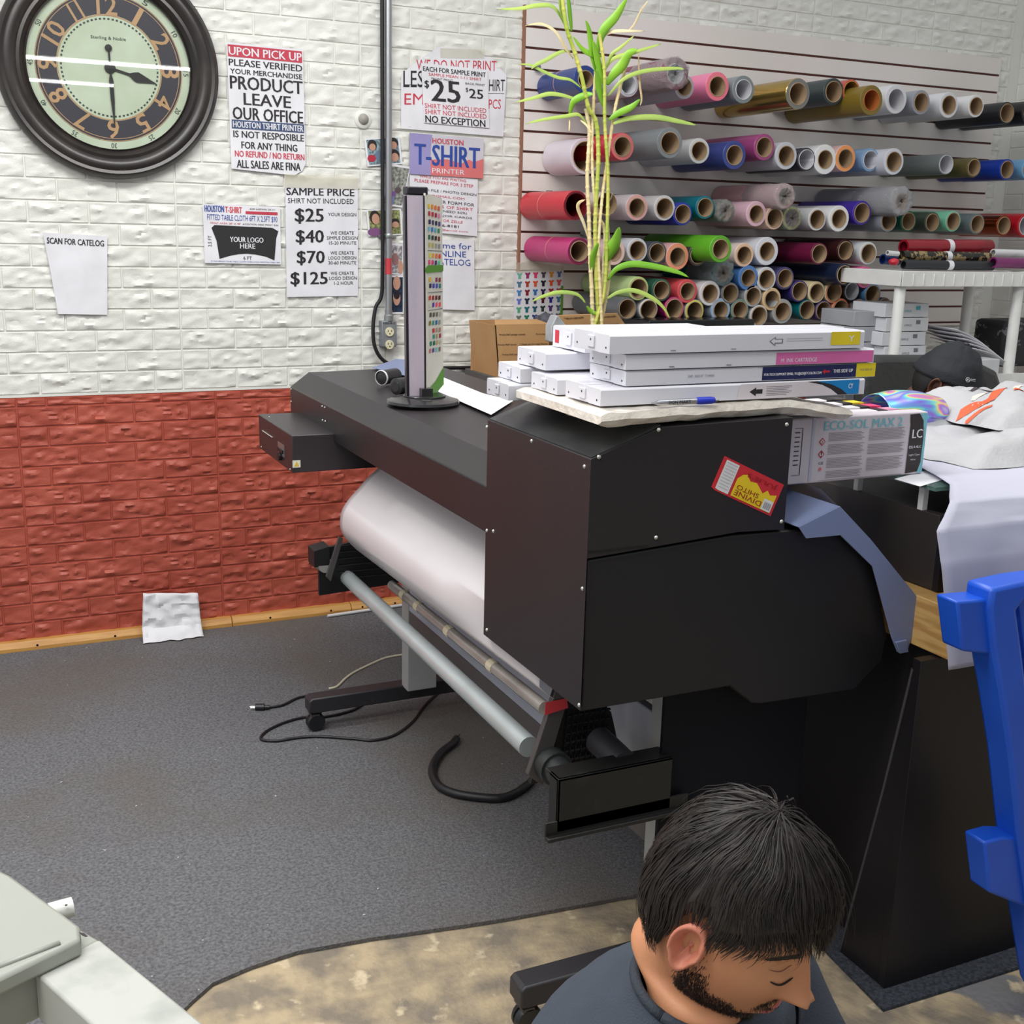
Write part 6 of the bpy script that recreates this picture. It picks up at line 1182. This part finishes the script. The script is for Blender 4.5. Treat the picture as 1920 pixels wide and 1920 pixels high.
# beard: shell over the jaw with fine short hairs
def inbeard(x, y, z):
    ax_ = abs(x)
    if z < -.092 and y > -.02: return 1
    if z < -.010 and y < .060 and y > (.014 if z > -.035 else -.004) and ax_ > .03:        # sideburn and jaw
        lo = .060-max(0, (-z-.02))*.05; return 1 if (z < -.055 or y < .028-(.0 if z < -.03 else .010)) else 0
    if ax_ < .032 and -.056 < z < -.044 and y > .07: return 1     # moustache
    if ax_ < .012 and -.094 < z < -.078: return 1                  # soul patch
    if ax_ > .02 and z < -.048 and y > .02 and y < .085 and z < -.075+.25*(ax_-.02)-.02*0: return 1
    return 0
m = MB(); random.seed(11); cnt = 0
while cnt < 15000:
    th = random.uniform(1.2, 2.95); ph = random.uniform(-1.75, 1.75); x, y, z = headpt(th, ph)
    if not inbeard(x+random.gauss(0, .0025), y+random.gauss(0, .0035), z+random.gauss(0, .0035)): continue
    x2, y2, z2 = headpt(th+.02, ph); d_ = Vector((x, y, z))-Vector((0, 0, -.02)); d_.normalize(); p_ = Vector((x, y, z))
    e_ = p_+d_*.0016+Vector((random.gauss(0, .0010), random.gauss(0, .0010), -.0034)); 
    m.tube([HP(*(p_-d_*.0006)), HP(*e_)], [.00036, .0002], 3, caps=False); cnt += 1
m.build('beard', mat('beard brown black', (38, 30, 27), .55), body)
# hair: rounded cap plus many swept strands falling from the crown
def hairline(ph):                      # lower limit (theta from crown) of the hair cap by direction
    a_ = abs(ph)
    if a_ < .75: return 1.225-.06*a_     # fringe over the forehead
    if a_ < 1.15: return 1.18+.165*(a_-.75)/.4
    if a_ < 1.42: return 1.345+.12*(a_-1.15)/.27
    if a_ < 1.50: return 1.465-.20*(a_-1.42)/.08        # over the ear
    if a_ < 1.80: return 1.265+.10*(a_-1.50)/.3
    if a_ < 2.0: return 1.365+.58*(a_-1.80)/.2
    return 1.98
def hairpt(th, ph, off):
    x, y, z = headpt(th, ph); d_ = Vector((math.sin(th)*math.sin(ph), math.sin(th)*math.cos(ph), math.cos(th))); vol = .022*(.45+.55*math.cos(th*.9))+.004
    if abs(ph) < 1.2: vol += .010*math.sin(min(1, th/1.2)*PI/2)*(1-abs(ph)/1.2)
    nz = .0045*noise.noise(Vector((ph*5, th*2.2, 4)))+.0022*noise.noise(Vector((ph*14, th*4, 9)))
    return Vector((x, y, z))+d_*(vol*off+nz*off)
m = MB(); nth, nph = 34, 96; vs = []
for i in range(nth+1):
    for j in range(nph):
        ph = 2*PI*j/nph-PI; T_ = hairline(ph)*.95; th = T_*i/nth; ed = min(1, (nth-i)/4); q = hairpt(th, ph, .35+.63*ed); vs.append(HP(*q))
m.add(vs, [(i*nph+j, (i+1)*nph+j, (i+1)*nph+(j+1) % nph, i*nph+(j+1) % nph) for i in range(nth) for j in range(nph)])
hair = m.build('hair', HAIRM, p1, smooth=True)
m = MB(); random.seed(21); vs = []; fs = []
for k in range(5200):
    ph = random.uniform(-PI, PI); T_ = hairline(ph)+random.gauss(.0, .022 if 1.3 < abs(ph) < 2.1 else .045); cl = noise.noise(Vector((ph*3.2, 1.7, 0)))
    t0 = random.random()**.8*T_*.8 if k % 3 else random.uniform(0, .35); t1 = min(T_, t0+random.uniform(.45, .95)); o0 = random.uniform(.86, 1.12)+(random.uniform(.2, .6) if k % 45 == 0 else 0); sw = (.35*cl+random.gauss(0, .06))*(.25 if 1.2 < abs(ph) < 2.2 else 1)
    n = 7; prev = None; base = len(vs); ok = []
    for i in range(n):
        t = i/(n-1); th = t0+(t1-t0)*t; pp_ = ph+sw*t*(1-.35*t)+.16*noise.noise(Vector((th*3, ph*2, 5)))*t
        off = o0*(1+.05*math.sin(t*3+k))-(.28*t if t1 > T_-.05 else 0); q = hairpt(th, pp_, off); ok.append(q)
    wd = random.uniform(.0005, .0011)
    for i, q in enumerate(ok):
        tg = (ok[min(i+1, n-1)]-ok[max(i-1, 0)]).normalized(); nn = q.normalized(); sd = tg.cross(nn).normalized(); w2 = wd*(1-.8*(i/(n-1))**2)
        vs += [HP(*(q-sd*w2)), HP(*(q+nn*w2*.8)), HP(*(q+sd*w2))]
    fs += [(base+i*3+c, base+i*3+c+1, base+i*3+c+4, base+i*3+c+3) for i in range(n-1) for c in (0, 1)]
m.add(vs, fs); st_ = m.build('hair_strands', mat('hair strand', (44, 37, 34), .46, rgb2=(27, 23, 22), cscale=60, spec=.35), hair, smooth=True)
# T-shirt
SH = mat('charcoal blue cotton', (58, 66, 78), .88, rgb2=(50, 57, 68), cscale=7, bump=.35, bscale=420); 
m = MB(); n = 56
secs = [(neckb+UP*.018-fh*.006, rh*.068, fh*.066-UP*.018), (neckb-UP*.002-fh*.006, rh*.090, fh*.082-UP*.016), (neckb-UP*.014-fh*.022, rh*.140, fh*.104-UP*.012), (neckb-UP*.036-fh*.036, rh*.190, fh*.126), (neckb-UP*.075-fh*.045, rh*.216, fh*.138), (neckb-UP*.17-fh*.04, rh*.200, fh*.125), (neckb-UP*.30-fh*.09, rh*.185, fh*.13), (PEL+UP*.05, rh*.18, fh*.14), (PEL-UP*.04, rh*.185, fh*.15)]
loft(m, secs, 56, 0, cap=False)
for i, v in enumerate(m.v): nz = noise.noise(v*9)*.006+abs(noise.noise(v*15+Vector((3, 1, 2))))*.006; m.v[i] = v+(v-(neckb-UP*.2)).normalized()*nz
shirt = m.build('t_shirt', SH, p1, smooth=True, solid=.002)
m = MB(); c_ = neckb+UP*.020-fh*.006; m.tube([c_+rh*.069*math.cos(t*PI/16)+(fh*.067-UP*.018)*math.sin(t*PI/16) for t in range(33)], .0065, 8); m.build('collar', mat('collar charcoal', (46, 52, 62), .85, bump=.3, bscale=300), shirt, smooth=True)
for sd_, sh_, el_ in ((1, shR, elR), (-1, shL, elL)):
    m = MB(); S_ = smoothpts([sh_-rh*.05*sd_+UP*.01, sh_+rh*.004*sd_, sh_.lerp(el_, .35)+rh*.008*sd_, sh_.lerp(el_, .8)], 6); R_ = smoothpts([(.078, 0, 0), (.080, 0, 0), (.072, 0, 0), (.068, 0, 0)], 6); m.tube(S_, [r.x for r in R_], 28, caps=False)
    for i, v in enumerate(m.v): m.v[i] = v+Vector((1, 1, 1))*noise.noise(v*13)*.005
    m.build('sleeve', SH, shirt, smooth=True, solid=.002)
# trousers and shoes, sitting on a low stool
hipR = PEL+rh*.09; hipL = PEL-rh*.09; knR = hipR+fh*.40+UP*.14+rh*.06; knL = hipL+fh*.40+UP*.14-rh*.06; anR = Vector((knR.x, knR.y, .09))+fh*.02; anL = Vector((knL.x, knL.y, .09))+fh*.02
JE = mat('dark jeans', (38, 42, 54), .85, bump=.3, bscale=300); m = MB()
limb(m, [hipR-fh*.06, hipR.lerp(knR, .5), knR, knR.lerp(anR, .5), anR], [.10, .085, .066, .060, .048], 20); limb(m, [hipL-fh*.06, hipL.lerp(knL, .5), knL, knL.lerp(anL, .5), anL], [.10, .085, .066, .060, .048], 20)
m.sph(PEL-UP*.01, .15, 20, sc=(1.05, .95, .75)); m.build('trousers', JE, p1, smooth=True)
for a_ in (anR, anL):
    m = MB(); limb(m, [Vector((a_.x, a_.y, .05))-fh*.06, Vector((a_.x, a_.y, .055)), Vector((a_.x, a_.y, .045))+fh*.10, Vector((a_.x, a_.y, .036))+fh*.17], [.036, .044, .038, .030], 16); m.build('shoe', mat('black shoe', (26, 26, 28), .5), p1, smooth=True)
s0 = PEL-fh*.02; m = MB(); m.lathe([(0, 0), (.12, 0), (.11, .075), (0, .08)], (s0.x, s0.y, .011 if s0.y > -2.2 else .0005), (0, 0, 1), 24); tag(m.build('low_stool', mat('stool black', (30, 30, 32), .5), smooth=40), 'low black stool under the seated young man', 'stool')
# ---------------------------------------------------------------- person with the cap behind the counter
H2 = CP+ray(1771, 720)*3.55
f2 = camv(-.30, .62, -.72); u2 = camv(-.16, -.80, -.58)
f2 = camv(.75, .52, -.40); u2 = camv(.36, -.80, -.45)
PP = fr('h2', H2, f2, u2); hf2 = f2.normalized(); hu2 = (u2-hf2*u2.dot(hf2)).normalized(); hr2 = hf2.cross(hu2)
fh2 = Vector((hf2.x, hf2.y, 0)).normalized(); rh2 = fh2.cross(UP)
p2 = thing('person', (H2.x, H2.y, 0), 'person bent forward in a black cap and dark grey top behind the counter', 'person')
SK2 = skinmat('deep brown skin', (104, 68, 54), (92, 58, 46))
m = MB(); vs, fs = facegrid(PP, 50, 60); m.add(vs, fs, 0); ear(m, PP, 1); ear(m, PP, -1)
nb2 = H2-UP*.13-fh2*.10
loft(m, [(PP(0, -.02, -.05), hr2*.06, hf2*.062), (PP(0, -.04, -.10), hr2*.06, hf2*.06), (nb2, rh2*.068, fh2*.066), (nb2-UP*.06, rh2*.10, fh2*.08), (nb2-UP*.25-fh2*.03, rh2*.15, fh2*.10), (Vector((nb2.x, nb2.y, .60))-fh2*.08, rh2*.15, fh2*.12)], 30)
sR, sL = nb2-UP*.09+rh2*.18, nb2-UP*.09-rh2*.18; eR, eL = sR-UP*.25+fh2*.1, sL-UP*.25+fh2*.1; wR, wL = eR+fh2*.22-rh2*.08, eL+fh2*.22+rh2*.08
limb(m, [sR, eR, wR], [.05, .037, .025]); limb(m, [sL, eL, wL], [.05, .037, .025]); hand(m, wR, fh2-UP*.2, UP, 0); hand(m, wL, fh2-UP*.2, UP, 0)
b2 = m.build('body', SK2, p2, smooth=True)
def capf(th, ph, o):
    x, y, z = headpt(th, ph); d_ = Vector((math.sin(th)*math.sin(ph), math.sin(th)*math.cos(ph), math.cos(th))); return Vector((x, y, z))+d_*(.011+o)
m = MB(); nth, nph = 22, 60; vs = []
for i in range(nth+1):
    for j in range(nph):
        ph = 2*PI*j/nph-PI; T_ = 1.42-.10*math.cos(ph); th = T_*i/nth; q = capf(th, ph, .006*noise.noise(Vector((ph*1.5, th*3, 2)))+.004*abs(noise.noise(Vector((ph*3, th*5, 7))))+(.002 if i > nth-5 else 0)); vs.append(PP(*q))
m.add(vs, [(i*nph+j, (i+1)*nph+j, (i+1)*nph+(j+1) % nph, i*nph+(j+1) % nph) for i in range(nth) for j in range(nph)])
M_CAP = mat('black cap cloth', (34, 36, 42), .75, rgb2=(28, 30, 36), cscale=6, bump=.2, bscale=200)
cap = m.build('cap', M_CAP, p2, smooth=True, solid=.002)
m = MB(); m.grid(lambda u, v: PP(*[c*1.045 for c in headpt(1.5+1.2*v, (u-.5)*2.5)]), 30, 18); m.build('face_mask', mat('dark grey mask', (66, 68, 72), .8), p2, smooth=True, solid=.001)
m = MB()
m.sph(PP(*capf(0, 0, .004)), .007, 10, sc=(1, 1, .6)); m.build('button', M_CAP, cap, smooth=True)
# emblem: ring with three spokes and two short bars, on the cap side towards the viewer
best = None
for i in range(40):
    for j in range(60):
        th = .4+1.0*i/40; ph = 2*PI*j/60-PI; q = PP(*capf(th, ph, .010)); d_ = q-CP; z_ = d_.dot(RF); sx = 960+F*d_.dot(RX)/z_; sy = 960+F*d_.dot(RD)/z_
        nrm = (q-H2).normalized()
        if nrm.dot(CP-H2) > .1:
            e_ = (sx-1811)**2+(sy-711)**2
            if best is None or e_ < best[0]: best = (e_, q, nrm)
q, nrm = best[1], best[2]; ex = (RX-nrm*RX.dot(nrm)).normalized(); ey = nrm.cross(ex)
if ey.dot(UP) < 0: ey = -ey
EMB = mat('emblem white', (214, 214, 218), .4); m = MB(); q = q+nrm*.004
m.tube([q+(ex*math.cos(t*PI/8)+ey*math.sin(t*PI/8))*.0068 for t in range(17)], .0007, 6)
for k in range(3): a_ = PI/2+k*2*PI/3; m.tube([q, q+(ex*math.cos(a_)+ey*math.sin(a_))*.0064], [.0014, .0003], 6)
m.box((0, 0, 0), (0, 0, 0)); m.tube([q+ex*.010+ey*.002, q+ex*.027+ey*.001-nrm*.003], .0011, 6); m.tube([q+ex*.010-ey*.0025, q+ex*.027-ey*.0035-nrm*.003], .0009, 6); m.build('emblem', EMB, cap)
HM2 = mat('black short hair', (20, 18, 20), .6); m = MB(); vs = []
for i in range(9):
    for j in range(60):
        ph = 2*PI*j/60-PI; a_ = abs(ph); T1 = 2.0 if a_ > 1.95 else (1.40 if a_ < 1.3 else 1.30 if a_ < 1.75 else 1.3+.7*(a_-1.75)/.2); T0 = 1.25; th = T0+(T1-T0)*i/8; x, y, z = headpt(th, ph); d_ = Vector((x, y, z)).normalized(); vs.append(PP(*(Vector((x, y, z))+d_*.006)))
m.add(vs, [(i*60+j, (i+1)*60+j, (i+1)*60+(j+1) % 60, i*60+(j+1) % 60) for i in range(8) for j in range(60)]); m.build('hair', HM2, p2, smooth=True)
GT = mat('dark grey hoodie', (62, 64, 68), .85, bump=.3, bscale=150); m = MB()
loft(m, [(nb2+UP*.05+fh2*.01, rh2*.085, fh2*.088), (nb2+UP*.0, rh2*.105, fh2*.098), (nb2-UP*.05, rh2*.175, fh2*.115), (nb2-UP*.10-fh2*.01, rh2*.215, fh2*.13), (nb2-UP*.28-fh2*.04, rh2*.20, fh2*.14), (Vector((nb2.x, nb2.y, .56))-fh2*.08, rh2*.19, fh2*.15)], 44)
hd_ = m.build('hoodie', GT, p2, smooth=True, solid=.003)
for sd_, s_, e_, w_ in ((1, sR, eR, wR), (-1, sL, eL, wL)): m = MB(); limb(m, [s_-rh2*.05*sd_, s_, e_, w_], [.075, .075, .055, .042], 20); m.build('sleeve', GT, hd_, smooth=True)
m = MB(); b0 = Vector((nb2.x, nb2.y, .56))-fh2*.08
for sd_ in (1, -1): h_ = b0+rh2*.09*sd_; k_ = h_+fh2*.42-UP*.03; a_ = Vector((k_.x, k_.y, .09)); limb(m, [h_, k_, k_.lerp(a_, .5), a_], [.095, .068, .06, .048], 18)
m.build('trousers', JE, p2, smooth=True)
for sd_ in (1, -1): h_ = b0+rh2*.09*sd_; k_ = h_+fh2*.42; m = MB(); limb(m, [Vector((k_.x, k_.y, .055))-fh2*.06, Vector((k_.x, k_.y, .06)), Vector((k_.x, k_.y, .045))+fh2*.16], [.036, .044, .03], 14); m.build('shoe', mat('black shoe', (0, 0, 0)), p2, smooth=True)
